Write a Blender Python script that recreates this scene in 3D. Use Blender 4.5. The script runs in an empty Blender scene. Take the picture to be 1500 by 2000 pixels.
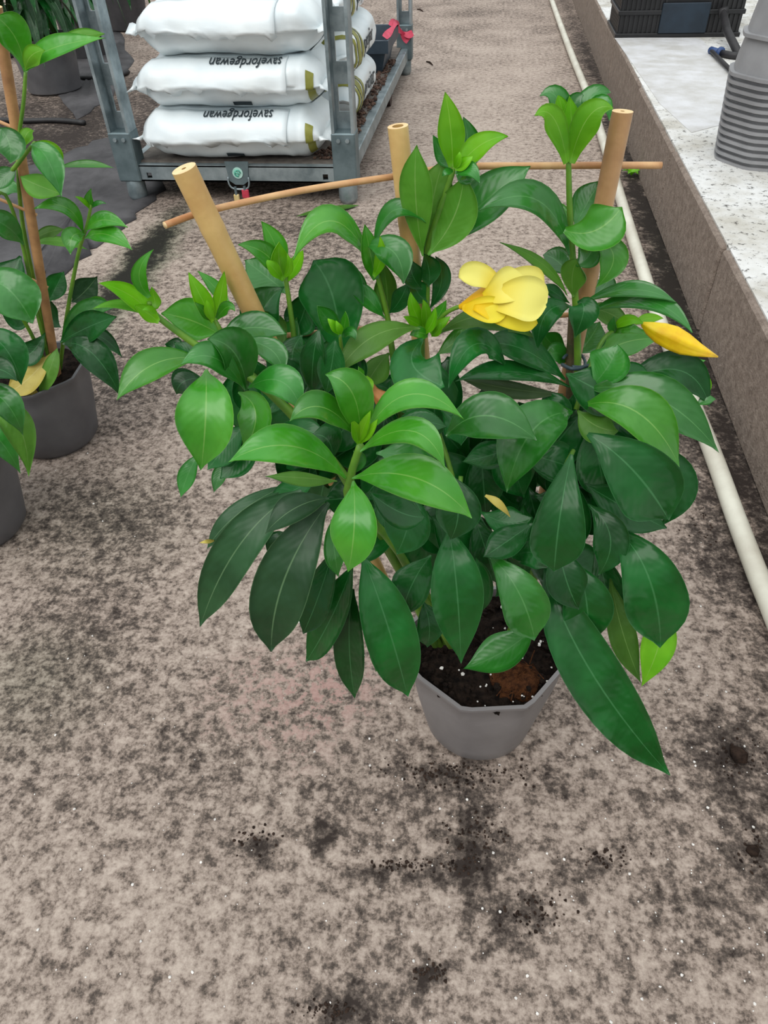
import bpy, math, random
from mathutils import Vector, Matrix
random.seed(7)
sc = bpy.context.scene
C = sc.collection
# ------------------------------------------------------------------ camera, sky, sun, exposure
F = 1400.0
CH = 1.10
CAM = Vector((0, 0, CH))
RM = Matrix.Rotation(math.radians(9.0), 3, 'Z') @ Matrix.Rotation(math.radians(47.0), 3, 'X') @ Matrix.Rotation(math.radians(-2.5), 3, 'Z')
cd = bpy.data.cameras.new('camera'); cam = bpy.data.objects.new('camera', cd); C.objects.link(cam)
cam.matrix_world = Matrix.Translation(CAM) @ RM.to_4x4()
cd.sensor_fit = 'VERTICAL'; cd.sensor_height = 24.0; cd.lens = 24.0 * F / 2000.0
cd.clip_start = 0.02; cd.clip_end = 200
sc.camera = cam
w = bpy.data.worlds.new('overcast_sky'); sc.world = w; w.use_nodes = True
wt = w.node_tree; wn = wt.nodes; wl = wt.links
bg = wn['Background']
tc = wn.new('ShaderNodeTexCoord'); sx = wn.new('ShaderNodeSeparateXYZ'); mr = wn.new('ShaderNodeMapRange')
wl.new(tc.outputs['Generated'], sx.inputs[0]); wl.new(sx.outputs['Z'], mr.inputs['Value'])
mr.inputs['From Min'].default_value = 0.0; mr.inputs['From Max'].default_value = 1.0
mr.inputs['To Min'].default_value = 0.45; mr.inputs['To Max'].default_value = 1.35
bg.inputs['Color'].default_value = (0.93, 0.98, 1.0, 1)
wl.new(mr.outputs['Result'], bg.inputs['Strength'])
sd = bpy.data.lights.new('sun_offscreen', 'SUN'); sun = bpy.data.objects.new('sun_offscreen', sd); C.objects.link(sun)
sd.energy = 1.5; sd.angle = math.radians(50); sd.color = (1.0, 0.97, 0.93)
sun.rotation_euler = (math.radians(38), 0, math.radians(-25)); sun.location = (-1, -2, 4)
vs = sc.view_settings
vs.view_transform = 'Standard'; vs.look = 'None'; vs.gamma = 1.0; vs.use_curve_mapping = False
vs.exposure = 0.0

# ------------------------------------------------------------------ pixel -> place
def ray(x, y): return RM @ Vector(((x - 750) / F, -(y - 1000) / F, -1))
def at_z(x, y, z=0.0):
    d = ray(x, y); return CAM + d * ((z - CH) / d.z)
def at_y(x, y, Y):
    d = ray(x, y); return CAM + d * (Y / d.y)
def at_x(x, y, X):
    d = ray(x, y); return CAM + d * (X / d.x)
FW = Vector((-math.sin(math.radians(9)), math.cos(math.radians(9)), 0))
def at_d(x, y, dist):                       # point on the pixel's ray at a horizontal distance in front of the camera
    d = ray(x, y); return CAM + d * (dist / d.dot(FW))
def depth(p): return -(RM.transposed() @ (p - CAM)).z
def px2m(px, p): return px * depth(p) / F

# ------------------------------------------------------------------ materials
MT = {}
def hexc(r, g, b):
    f = lambda c: (c / 255 / 12.92) if c / 255 <= 0.04045 else ((c / 255 + 0.055) / 1.055) ** 2.4
    return (f(r), f(g), f(b), 1)
def nm(name):
    m = bpy.data.materials.new(name); m.use_nodes = True
    return m, m.node_tree.nodes, m.node_tree.links, m.node_tree.nodes['Principled BSDF']
def ramp(n, stops):
    r = n.new('ShaderNodeValToRGB'); e = r.color_ramp.elements
    while len(e) < len(stops): e.new(0.5)
    for i, (p, c) in enumerate(stops): e[i].position = p; e[i].color = c
    return r
def noise(n, l, scale, detail=4, rough=0.6, vec=None, dist=0.0):
    t = n.new('ShaderNodeTexNoise'); t.inputs['Scale'].default_value = scale; t.inputs['Detail'].default_value = detail
    t.inputs['Roughness'].default_value = rough; t.inputs['Distortion'].default_value = dist
    if vec is not None: l.new(vec, t.inputs['Vector'])
    return t
def simple(name, c1, c2=None, scale=20, rough=0.6, metal=0.0, bump=0.0, bscale=None, spec=0.5, detail=4, lo=0.35, hi=0.65):
    if name in MT: return MT[name]
    m, n, l, b = nm(name)
    c2 = c2 or c1
    t = n.new('ShaderNodeTexCoord')
    ns = noise(n, l, scale, detail, 0.6, t.outputs['Object'])
    r = ramp(n, [(lo, c1), (hi, c2)]); l.new(ns.outputs['Fac'], r.inputs[0]); l.new(r.outputs[0], b.inputs['Base Color'])
    b.inputs['Roughness'].default_value = rough; b.inputs['Metallic'].default_value = metal
    b.inputs['Specular IOR Level'].default_value = spec
    if bump:
        n2 = noise(n, l, bscale or scale * 2, 5, 0.6, t.outputs['Object'])
        bp = n.new('ShaderNodeBump'); bp.inputs['Strength'].default_value = bump; bp.inputs['Distance'].default_value = 0.01
        l.new(n2.outputs['Fac'], bp.inputs['Height']); l.new(bp.outputs[0], b.inputs['Normal'])
    MT[name] = m; return m

def leafmat(name, base, dark, rib, rough=0.34, trans=0.25, tcol=None, spec=0.5, var=0.25):
    if name in MT: return MT[name]
    m, n, l, b = nm(name)
    uv = n.new('ShaderNodeUVMap'); sp = n.new('ShaderNodeSeparateXYZ'); l.new(uv.outputs[0], sp.inputs[0])
    a = n.new('ShaderNodeMath'); a.operation = 'SUBTRACT'; a.inputs[1].default_value = 0.5; l.new(sp.outputs['X'], a.inputs[0])
    ab = n.new('ShaderNodeMath'); ab.operation = 'ABSOLUTE'; l.new(a.outputs[0], ab.inputs[0])
    tcn = n.new('ShaderNodeTexCoord')
    ns = noise(n, l, 22, 3, 0.5, tcn.outputs['Object'])
    r = ramp(n, [(0.3, dark), (0.7, base)]); l.new(ns.outputs['Fac'], r.inputs[0])
    oi = n.new('ShaderNodeObjectInfo'); mv = n.new('ShaderNodeMapRange'); l.new(oi.outputs['Random'], mv.inputs['Value'])
    mv.inputs['To Min'].default_value = 1 - var; mv.inputs['To Max'].default_value = 1 + var
    hs = n.new('ShaderNodeHueSaturation'); l.new(r.outputs[0], hs.inputs['Color']); l.new(mv.outputs[0], hs.inputs['Value'])
    rm = n.new('ShaderNodeMapRange'); rm.interpolation_type = 'SMOOTHSTEP'; l.new(ab.outputs[0], rm.inputs['Value'])
    rm.inputs['From Min'].default_value = 0.006; rm.inputs['From Max'].default_value = 0.022
    rm.inputs['To Min'].default_value = 0.6; rm.inputs['To Max'].default_value = 0.0
    em = n.new('ShaderNodeMapRange'); em.interpolation_type = 'SMOOTHSTEP'; l.new(ab.outputs[0], em.inputs['Value'])
    em.inputs['From Min'].default_value = 0.478; em.inputs['From Max'].default_value = 0.498; em.inputs['To Max'].default_value = 0.45
    mxv = n.new('ShaderNodeMath'); mxv.operation = 'MAXIMUM'; l.new(rm.outputs[0], mxv.inputs[0]); l.new(em.outputs[0], mxv.inputs[1])
    mx = n.new('ShaderNodeMixRGB'); l.new(mxv.outputs[0], mx.inputs[0]); l.new(hs.outputs[0], mx.inputs[1]); mx.inputs[2].default_value = rib
    l.new(mx.outputs[0], b.inputs['Base Color'])
    # side veins as fine relief
    v1 = n.new('ShaderNodeMath'); v1.operation = 'MULTIPLY_ADD'; l.new(ab.outputs[0], v1.inputs[0]); v1.inputs[1].default_value = -0.55; l.new(sp.outputs['Y'], v1.inputs[2])
    v2 = n.new('ShaderNodeMath'); v2.operation = 'MULTIPLY'; l.new(v1.outputs[0], v2.inputs[0]); v2.inputs[1].default_value = 75
    v3 = n.new('ShaderNodeMath'); v3.operation = 'SINE'; l.new(v2.outputs[0], v3.inputs[0])
    v4 = n.new('ShaderNodeMath'); v4.operation = 'MULTIPLY_ADD'; l.new(rm.outputs[0], v4.inputs[0]); v4.inputs[1].default_value = -3; l.new(v3.outputs[0], v4.inputs[2])
    bp = n.new('ShaderNodeBump'); bp.inputs['Strength'].default_value = 0.035; bp.inputs['Distance'].default_value = 0.002
    wn_ = noise(n, l, 30, 2, 0.5, tcn.outputs['Object']); bw = n.new('ShaderNodeBump'); bw.inputs['Strength'].default_value = 0.35; bw.inputs['Distance'].default_value = 0.012
    l.new(wn_.outputs['Fac'], bw.inputs['Height']); l.new(bw.outputs[0], bp.inputs['Normal'])
    l.new(v4.outputs[0], bp.inputs['Height']); l.new(bp.outputs[0], b.inputs['Normal'])
    b.inputs['Roughness'].default_value = rough; b.inputs['Specular IOR Level'].default_value = spec
    tr = n.new('ShaderNodeBsdfTranslucent'); ms = n.new('ShaderNodeMixShader'); ms.inputs[0].default_value = trans
    tr.inputs['Color'].default_value = tcol or base
    l.new(b.outputs[0], ms.inputs[1]); l.new(tr.outputs[0], ms.inputs[2])
    l.new(ms.outputs[0], n['Material Output'].inputs['Surface'])
    MT[name] = m; return m
LM = {
 'y': (leafmat('leaf_young', hexc(140, 205, 36), hexc(100, 182, 22), hexc(180, 220, 100), 0.36, 0.45, hexc(175, 230, 20)),
       leafmat('leaf_young_under', hexc(135, 200, 45), hexc(105, 180, 30), hexc(180, 215, 110), 0.5, 0.45, hexc(175, 230, 20))),
 'b': (leafmat('leaf_bright', hexc(84, 164, 44), hexc(52, 142, 24), hexc(150, 200, 100), 0.31, 0.32, hexc(130, 210, 20), 0.9),
       leafmat('leaf_bright_under', hexc(108, 170, 56), hexc(85, 152, 38), hexc(160, 198, 110), 0.5, 0.36, hexc(130, 210, 20))),
 'm': (leafmat('leaf_mid', hexc(54, 138, 46), hexc(32, 112, 26), hexc(95, 158, 85), 0.29, 0.24, hexc(90, 190, 12), 0.9),
       leafmat('leaf_mid_under', hexc(96, 146, 50), hexc(76, 128, 36), hexc(140, 178, 95), 0.5, 0.32, hexc(90, 190, 12))),
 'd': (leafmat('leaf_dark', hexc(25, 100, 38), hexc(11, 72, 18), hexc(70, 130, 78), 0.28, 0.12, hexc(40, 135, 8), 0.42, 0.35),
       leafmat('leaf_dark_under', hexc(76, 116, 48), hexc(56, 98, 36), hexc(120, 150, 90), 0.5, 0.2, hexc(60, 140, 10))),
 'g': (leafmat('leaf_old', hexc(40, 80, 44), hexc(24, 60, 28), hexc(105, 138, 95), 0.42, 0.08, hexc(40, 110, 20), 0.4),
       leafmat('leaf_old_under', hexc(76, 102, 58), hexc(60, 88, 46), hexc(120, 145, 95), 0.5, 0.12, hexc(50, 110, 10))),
 'o': (leafmat('leaf_yellowing', hexc(205, 190, 95), hexc(180, 160, 70), hexc(215, 205, 130), 0.5, 0.25, hexc(210, 190, 60)),
       leafmat('leaf_yellowing_under', hexc(200, 185, 100), hexc(180, 165, 80), hexc(215, 205, 130), 0.5, 0.25, hexc(210, 190, 60))),
}
M_stem_g = simple('stem_green', hexc(105, 150, 40), hexc(75, 125, 35), 30, 0.5)
M_stem_w = simple('stem_woody', hexc(105, 85, 60), hexc(70, 75, 40), 40, 0.7, bump=0.3)
M_cane = simple('bamboo', hexc(222, 188, 122), hexc(200, 158, 98), 14, 0.42, bump=0.08, bscale=120)
M_cane2 = simple('bamboo_brown', hexc(196, 154, 106), hexc(166, 124, 84), 14, 0.45, bump=0.08, bscale=120)
M_canecut = simple('bamboo_cut', hexc(240, 215, 165), hexc(225, 190, 140), 60, 0.7)
M_hollow = simple('bamboo_hollow', hexc(190, 155, 95), None, 10, 0.9)
M_stick = simple('split_cane', hexc(216, 175, 125), hexc(190, 135, 90), 25, 0.5)
M_pot = simple('grey_pot_plastic', hexc(134, 130, 130), hexc(120, 116, 116), 8, 0.48, bump=0.05, bscale=60)
M_pot2 = simple('dark_grey_pot_plastic', hexc(100, 99, 101), hexc(86, 85, 88), 8, 0.5)
M_soil = simple('potting_soil', hexc(48, 38, 32), hexc(18, 14, 12), 90, 0.95, bump=1.0, bscale=160, spec=0.1)
M_coir = simple('coir_fibre', hexc(112, 70, 42), hexc(60, 36, 24), 140, 0.95, bump=1.0, bscale=220, spec=0.1)
M_perl = simple('perlite', hexc(238, 234, 228), hexc(205, 200, 195), 60, 0.8)
M_tie = simple('tie_wire', hexc(62, 84, 92), hexc(48, 66, 74), 20, 0.5)
M_bark = simple('bark_crumb', hexc(66, 52, 44), hexc(34, 27, 24), 60, 0.95, bump=0.6, spec=0.1)

# ------------------------------------------------------------------ mesh helpers
def mesh_obj(name, verts, faces, mats, parent=None, midx=None, smooth=True, uvs=None):
    me = bpy.data.meshes.new(name)
    me.from_pydata([tuple(v) for v in verts], [], faces)
    if not isinstance(mats, (list, tuple)): mats = [mats]
    for m in mats: me.materials.append(m)
    if midx: me.polygons.foreach_set('material_index', midx)
    if smooth: me.polygons.foreach_set('use_smooth', [True] * len(me.polygons))
    if uvs:
        ul = me.uv_layers.new(name='UVMap')
        for lp in me.loops: ul.data[lp.index].uv = uvs[lp.vertex_index]
    me.update()
    o = bpy.data.objects.new(name, me); C.objects.link(o)
    if parent is not None: put(o, parent)
    return o
def put(o, parent):
    o.parent = parent
    o.matrix_parent_inverse = parent.matrix_basis.inverted() if parent.parent is None else Matrix.Identity(4)
def thing(name, label, cat, loc=(0, 0, 0), group=None):
    o = bpy.data.objects.new(name, None); C.objects.link(o); o.location = loc; o.empty_display_size = 0.05
    return tag(o, label, cat, group)
def tag(o, label=None, cat=None, group=None, kind=None):
    if label: o['label'] = label
    if cat: o['category'] = cat
    if group: o['group'] = group
    if kind: o['kind'] = kind
    return o
class MB:
    def __init__(s): s.v = []; s.f = []; s.m = []
    def box(s, lo, hi, mi=0, bev=0.0, M=None):
        x0, y0, z0 = lo; x1, y1, z1 = hi
        b = len(s.v)
        if bev <= 0:
            P = [(x0, y0, z0), (x1, y0, z0), (x1, y1, z0), (x0, y1, z0), (x0, y0, z1), (x1, y0, z1), (x1, y1, z1), (x0, y1, z1)]
            Fc = [(0, 3, 2, 1), (4, 5, 6, 7), (0, 1, 5, 4), (1, 2, 6, 5), (2, 3, 7, 6), (3, 0, 4, 7)]
        else:
            e = bev; P = []; 
            for sx_ in (0, 1):
                for sy in (0, 1):
                    for sz in (0, 1):
                        X = (x0, x1)[sx_]; Y = (y0, y1)[sy]; Z = (z0, z1)[sz]
                        dx = e if sx_ == 0 else -e; dy = e if sy == 0 else -e; dz = e if sz == 0 else -e
                        P += [(X, Y + dy, Z + dz), (X + dx, Y, Z + dz), (X + dx, Y + dy, Z)]
            I = lambda a, b_, c, k: (a * 4 + b_ * 2 + c) * 3 + k
            Fc = []
            for a in (0, 1):
                q = [I(a, 0, 0, 0), I(a, 1, 0, 0), I(a, 1, 1, 0), I(a, 0, 1, 0)]; Fc.append(tuple(q if a else q[::-1]))
                q = [I(0, a, 0, 1), I(1, a, 0, 1), I(1, a, 1, 1), I(0, a, 1, 1)]; Fc.append(tuple(q[::-1] if a else q))
                q = [I(0, 0, a, 2), I(1, 0, a, 2), I(1, 1, a, 2), I(0, 1, a, 2)]; Fc.append(tuple(q if a else q[::-1]))
            for a in (0, 1):
                for c in (0, 1):
                    q = (I(a, c, 0, 0), I(a, c, 1, 0), I(a, c, 1, 1), I(a, c, 0, 1)); Fc.append(q if (a ^ c) == 0 and False else q)
                    q = (I(a, 0, c, 0), I(a, 1, c, 0), I(a, 1, c, 2), I(a, 0, c, 2)); Fc.append(q)
                    q = (I(0, a, c, 1), I(1, a, c, 1), I(1, a, c, 2), I(0, a, c, 2)); Fc.append(q)
                    for d in (0, 1): Fc.append((I(a, c, d, 0), I(a, c, d, 1), I(a, c, d, 2)))
            ctr = Vector(((x0 + x1) / 2, (y0 + y1) / 2, (z0 + z1) / 2)); out = []
            for f in Fc:
                p = [Vector(P[i]) for i in f]; nrm = (p[1] - p[0]).cross(p[2] - p[0]); cc = sum(p, Vector()) / len(p)
                out.append(f if nrm.dot(cc - ctr) > 0 else f[::-1])
            Fc = out
        if M is not None: P = [tuple(M @ Vector(p)) for p in P]
        s.v += P; s.f += [tuple(b + i for i in f) for f in Fc]; s.m += [mi] * len(Fc); return s
    def tube(s, pts, rad, seg=8, mi=0, cap=True, capmi=None, squash=None):
        pts = [Vector(p) for p in pts]; n = len(pts)
        if not isinstance(rad, (list, tuple)): rad = [rad] * n
        b = len(s.v); up = Vector((0.13, 0.21, 0.97)); prev = None
        for i, p in enumerate(pts):
            t = (pts[min(i + 1, n - 1)] - pts[max(i - 1, 0)]).normalized()
            if prev is None:
                a = t.cross(up); a = a if a.length > 1e-3 else t.cross(Vector((1, 0, 0))); a.normalize()
            else:
                a = (prev - t * prev.dot(t)).normalized()
            prev = a; c = t.cross(a)
            for k in range(seg):
                an = 2 * math.pi * k / seg
                s.v.append(tuple(p + a * math.cos(an) * rad[i] + c * math.sin(an) * rad[i] * (squash or 1)))
        for i in range(n - 1):
            for k in range(seg):
                k2 = (k + 1) % seg
                s.f.append((b + i * seg + k, b + i * seg + k2, b + (i + 1) * seg + k2, b + (i + 1) * seg + k)); s.m.append(mi)
        if cap:
            s.f.append(tuple(b + k for k in range(seg))[::-1]); s.m.append(mi if capmi is None else capmi)
            s.f.append(tuple(b + (n - 1) * seg + k for k in range(seg))); s.m.append(mi if capmi is None else capmi)
        return s
    def rings(s, rings, mi=0, cap0=False, cap1=False, mis=None):
        b = len(s.v); seg = len(rings[0])
        for r in rings: s.v += [tuple(p) for p in r]
        for i in range(len(rings) - 1):
            for k in range(seg):
                k2 = (k + 1) % seg
                s.f.append((b + i * seg + k, b + i * seg + k2, b + (i + 1) * seg + k2, b + (i + 1) * seg + k)); s.m.append(mis[i] if mis else mi)
        if cap0: s.f.append(tuple(b + k for k in range(seg))[::-1]); s.m.append(mis[0] if mis else mi)
        if cap1: s.f.append(tuple(b + (len(rings) - 1) * seg + k for k in range(seg))); s.m.append(mis[-1] if mis else mi)
        return s
    def blob(s, c, r, sub=1, mi=0, jit=0.2, sz=0.8):
        b = len(s.v); t = (1 + 5 ** .5) / 2
        V = [(-1, t, 0), (1, t, 0), (-1, -t, 0), (1, -t, 0), (0, -1, t), (0, 1, t), (0, -1, -t), (0, 1, -t), (t, 0, -1), (t, 0, 1), (-t, 0, -1), (-t, 0, 1)]
        Fc = [(0, 11, 5), (0, 5, 1), (0, 1, 7), (0, 7, 10), (0, 10, 11), (1, 5, 9), (5, 11, 4), (11, 10, 2), (10, 7, 6), (7, 1, 8), (3, 9, 4), (3, 4, 2), (3, 2, 6), (3, 6, 8), (3, 8, 9), (4, 9, 5), (2, 4, 11), (6, 2, 10), (8, 6, 7), (9, 8, 1)]
        for v in V:
            k = r / 1.9 * (1 + random.uniform(-jit, jit)); s.v.append((c[0] + v[0] * k, c[1] + v[1] * k, c[2] + v[2] * k * sz))
        s.f += [tuple(b + i for i in f) for f in Fc]; s.m += [mi] * len(Fc); return s
    def build(s, name, mats, parent=None, smooth=False):
        return mesh_obj(name, s.v, s.f, mats, parent, s.m, smooth)
def sharp(o, ang=35):
    me = o.data
    me.polygons.foreach_set('use_smooth', [True] * len(me.polygons))
    try: me.set_sharp_from_angle(angle=math.radians(ang))
    except Exception: pass
    return o
def bez(b, m, t, n):
    c = m * 2 - (b + t) * 0.5; out = []
    for i in range(n): u = i / (n - 1); out.append(b * (1 - u) ** 2 + c * 2 * u * (1 - u) + t * u * u)
    return out
def spline(pts, n=4):
    pts = [Vector(p) for p in pts]; out = []
    for i in range(len(pts) - 1):
        p0 = pts[max(i - 1, 0)]; p1 = pts[i]; p2 = pts[i + 1]; p3 = pts[min(i + 2, len(pts) - 1)]
        for k in range(n):
            t = k / n
            out.append(0.5 * ((2 * p1) + (p2 - p0) * t + (2 * p0 - 5 * p1 + 4 * p2 - p3) * t * t + (3 * p1 - p0 - 3 * p2 + p3) * t ** 3))
    out.append(pts[-1]); return out

PROF = {
 'leaf': ((0, .05), (.07, .14), (.16, .40), (.28, .70), (.42, .93), (.55, 1.0), (.67, .90), (.78, .66), (.87, .38), (.93, .18), (.97, .07), (1, .008)),
 'obov': ((0, .06), (.08, .17), (.2, .38), (.34, .64), (.48, .85), (.62, .98), (.73, 1.0), (.83, .84), (.90, .55), (.95, .24), (.98, .09), (1, .008)),
 'long': ((0, .06), (.08, .22), (.2, .58), (.34, .85), (.48, .98), (.60, 1.0), (.72, .92), (.82, .72), (.90, .42), (.95, .18), (.98, .07), (1, .008)),
 'young': ((0, .30), (.1, .50), (.25, .84), (.4, 1.0), (.55, .92), (.7, .68), (.82, .43), (.91, .22), (.96, .10), (1, .01)),
 'petal': ((0, .22), (.1, .40), (.25, .66), (.42, .88), (.58, 1.0), (.72, 1.0), (.84, .88), (.93, .62), (.98, .32), (1, .1)),
}
def smooth_prof(pr, n=17):
    out = []; m = len(pr)
    for i in range(n):
        u = (i / (n - 1)); u = u * .8 + .2 * (1 - (1 - u) ** 2)
        k = max(j for j in range(m) if pr[j][0] <= u + 1e-9); k = min(k, m - 2)
        (x0, y0), (x1, y1) = pr[k], pr[k + 1]; t = (u - x0) / (x1 - x0)
        s0 = (y1 - pr[k - 1][1]) / (x1 - pr[k - 1][0]) if k > 0 else (y1 - y0) / (x1 - x0)
        s1 = (pr[k + 2][1] - y0) / (pr[k + 2][0] - x0) if k + 2 < m else (y1 - y0) / (x1 - x0)
        h = x1 - x0; t2, t3 = t * t, t ** 3
        out.append((u, max(.006, (2 * t3 - 3 * t2 + 1) * y0 + (t3 - 2 * t2 + t) * h * s0 + (-2 * t3 + 3 * t2) * y1 + (t3 - t2) * h * s1)))
    return tuple(out)
PROF = {k: smooth_prof(v, 13 if k == 'young' else 17) for k, v in PROF.items()}
US = (-1, -0.66, -0.3, 0, 0.3, 0.66, 1)
def blade(name, parent, b, m, t, wid, mats, theta=25, under=False, fold=0.16, prof='leaf', side=None, wave=0.04, facing=None, curl=0.0, thick=0.00035):
    """one leaf or petal: a thin two-sided blade along a bent midrib, folded a little along it"""
    pr = PROF[prof]; c = m * 2 - (b + t) * 0.5
    ang = math.radians(theta); hw = wid * 0.5 / max(0.35, math.cos(ang))
    rows = []
    sgn = side; fr = []
    for (u, pw) in pr:
        p = b * (1 - u) ** 2 + c * 2 * u * (1 - u) + t * u * u
        T = ((c - b) * (1 - u) + (t - c) * u); T = T.normalized() if T.length > 1e-6 else (t - b).normalized()
        V = (CAM - p).normalized() if facing is None else Vector(facing)
        S = T.cross(V)
        if S.length < 1e-3: S = T.cross(Vector((0.3, 0.2, 0.9)))
        S.normalize(); N = S.cross(T).normalized()
        fr.append((p, T, S, N, pw, u))
    if sgn is None:
        _, T, S, N, _, _ = fr[len(fr) // 2]
        sgn = 1 if S.z > 0.12 else (-1 if S.z < -0.12 else random.choice((-1, 1)))
    top = []; bot = []; uvs = []
    ph = random.uniform(0, 6)
    for (p, T, S, N, pw, u) in fr:
        n = N * math.cos(ang) + S * (math.sin(ang) * sgn); s = T.cross(n).normalized()
        f = -1 if under else 1
        for a in US:
            wv = wave * hw * abs(a) ** 2 * math.sin(u * 9 + ph + a)
            lift = (fold * abs(a) + curl * a * a) * hw * pw * f + wv
            q = p + s * (a * hw * pw) + n * lift
            top.append(q + n * thick); bot.append(q - n * thick); uvs.append((a * .5 + .5, u))
    nr = len(pr); k = len(US); off = nr * k
    verts = top + bot; faces = []; mi = []
    for i in range(nr - 1):
        for j in range(k - 1):
            q = (i * k + j, i * k + j + 1, (i + 1) * k + j + 1, (i + 1) * k + j)
            faces.append(q[::-1] if True else q); mi.append(1 if under else 0)
            faces.append(tuple(off + x for x in q)); mi.append(0 if under else 1)
    edge = [i * k for i in range(nr)] + [(nr - 1) * k + j for j in range(1, k)] + [i * k + k - 1 for i in range(nr - 2, -1, -1)] + [j for j in range(k - 2, 0, -1)]
    for i in range(len(edge)):
        a, d = edge[i], edge[(i + 1) % len(edge)]
        faces.append((a, d, off + d, off + a)); mi.append(0)
    # make sure outside faces outwards
    v = [Vector(x) for x in verts]
    f0 = faces[2 * (k - 1) * (nr // 2)]; nn = (v[f0[1]] - v[f0[0]]).cross(v[f0[2]] - v[f0[0]])
    _, T, S, N, _, _ = fr[nr // 2]; n = N * math.cos(ang) + S * (math.sin(ang) * sgn)
    if nn.dot(n) < 0: faces = [f[::-1] for f in faces]
    return mesh_obj(name, verts, faces, list(mats), parent, mi, True, uvs + uvs)

# ------------------------------------------------------------------ the setting: floor, kerb wall, raised bed
def floor_mat():
    m, n, l, b = nm('stained_concrete')
    t = n.new('ShaderNodeTexCoord'); O = t.outputs['Object']
    big = noise(n, l, 2.6, 4, 0.6, O); mid = noise(n, l, 42, 6, 0.68, O); fine = noise(n, l, 130, 5, 0.7, O)
    def math_(op, a, b_):
        q = n.new('ShaderNodeMath'); q.operation = op
        for i, x in enumerate((a, b_)):
            if isinstance(x, (int, float)): q.inputs[i].default_value = x
            else: l.new(x, q.inputs[i])
        return q.outputs[0]
    s = math_('ADD', math_('MULTIPLY', big.outputs['Fac'], 0.40), math_('MULTIPLY', mid.outputs['Fac'], 0.95))
    s = math_('ADD', s, math_('MULTIPLY', fine.outputs['Fac'], 0.65))
    s = math_('SUBTRACT', s, 0.475)
    # stains and darker or paler patches with a place of their own: ellipses on the ground, edges broken up by noise
    wob = noise(n, l, 7, 4, 0.7, O); vs_ = n.new('ShaderNodeVectorMath'); vs_.operation = 'MULTIPLY_ADD'
    l.new(wob.outputs['Color'], vs_.inputs[0]); vs_.inputs[1].default_value = (0.16, 0.16, 0); l.new(O, vs_.inputs[2])
    off = n.new('ShaderNodeVectorMath'); off.operation = 'SUBTRACT'; l.new(vs_.outputs[0], off.inputs[0]); off.inputs[1].default_value = (0.08, 0.08, 0)
    def blobs(lst):
        acc = None
        for (cx, cy, rx, ry, rot, k) in lst:
            mp = n.new('ShaderNodeMapping'); mp.vector_type = 'TEXTURE'
            mp.inputs['Location'].default_value = (cx, cy, 0); mp.inputs['Rotation'].default_value = (0, 0, math.radians(rot)); mp.inputs['Scale'].default_value = (rx, ry, 1)
            l.new(off.outputs[0], mp.inputs['Vector'])
            g = n.new('ShaderNodeTexGradient'); g.gradient_type = 'SPHERICAL'; l.new(mp.outputs[0], g.inputs[0])
            r = math_('MULTIPLY', g.outputs['Fac'], k)
            acc = r if acc is None else math_('ADD', acc, r)
        return acc
    def pg(x, y): p = at_z(x, y); return p.x, p.y
    L = []
    for (x, y, rx, ry, k) in ((880, 1530, .16, .08, .20), (930, 1600, .05, .07, .20), (925, 1660, .06, .06, .24), (850, 1690, .14, .035, .26), (950, 1770, .06, .08, .20), (1030, 1790, .05, .06, .30), (1120, 1690, .05, .03, .24), (1190, 1680, .04, .03, .24),  # darker patch before the pot, then small stains
                              (500, 1640, .05, .04, .36), (640, 1630, .03, .03, .40), (845, 1900, .04, .03, .34), (1100, 1530, .05, .02, .28), (1440, 1480, .10, .12, .22), (1468, 1660, .06, .12, .20), (1400, 1850, .10, .08, .14),
                              (330, 1460, .05, .03, .12), (680, 1560, .10, .08, .10), (700, 1960, .10, .05, .2), (1330, 1750, .12, .06, .12), (640, 1980, .05, .04, .3)):
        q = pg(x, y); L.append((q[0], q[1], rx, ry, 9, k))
    for (x, y, rx, ry, k) in ((230, 1010, .30, .24, .15), (80, 1260, .26, .20, .14), (60, 1420, .2, .2, .08), (1380, 1010, .10, .55, .26), (1290, 700, .10, .5, .2), (560, 470, .4, .5, .12), (240, 740, .3, .4, .16)):
        q = pg(x, y); L.append((q[0], q[1], rx, ry, 0, k))
    L.append((-1.25, 2.40, .09, .60, 3, .75))          # damp mossy gutter
    L.append((0.635, 2.5, .05, 5.0, 0, .34)); L.append((0.60, 4.0, .09, 9.0, 0, .22)); L.append((-0.05, 4.5, .75, 3.2, 0, -.16)); L.append((-2.3, 3.8, 1.3, 2.2, 0, .42)); L.append((-1.45, 2.62, .13, .55, -6, -.25));     # dirt along the kerb and far left; far path and a strip made paler
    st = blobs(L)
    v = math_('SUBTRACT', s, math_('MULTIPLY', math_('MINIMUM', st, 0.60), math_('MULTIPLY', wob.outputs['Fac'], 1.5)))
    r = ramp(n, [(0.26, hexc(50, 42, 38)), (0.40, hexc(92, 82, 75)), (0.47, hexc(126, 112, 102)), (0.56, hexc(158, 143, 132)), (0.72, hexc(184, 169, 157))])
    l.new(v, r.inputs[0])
    # pink tinge (algae) and green tinge
    pk = blobs([(*pg(560, 1340), .20, .12, 20, .9), (*pg(680, 1330), .12, .1, 0, .6), (*pg(600, 1430), .1, .1, 0, .5)])
    pkn = math_('MULTIPLY', pk, math_('GREATER_THAN', mid.outputs['Fac'], 0.52))
    m1 = n.new('ShaderNodeMixRGB'); m1.use_clamp = True; l.new(math_('MULTIPLY', pkn, 0.6), m1.inputs[0]); l.new(r.outputs[0], m1.inputs[1]); m1.inputs[2].default_value = hexc(168, 128, 122)
    gr = blobs([(-1.24, 2.40, .13, .75, 3, 1.6), (*pg(60, 1330), .2, .18, 0, .4), (*pg(200, 1020), .3, .25, 0, .3), (0.63, 2.6, .07, 1.2, 0, .6)])
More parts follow.
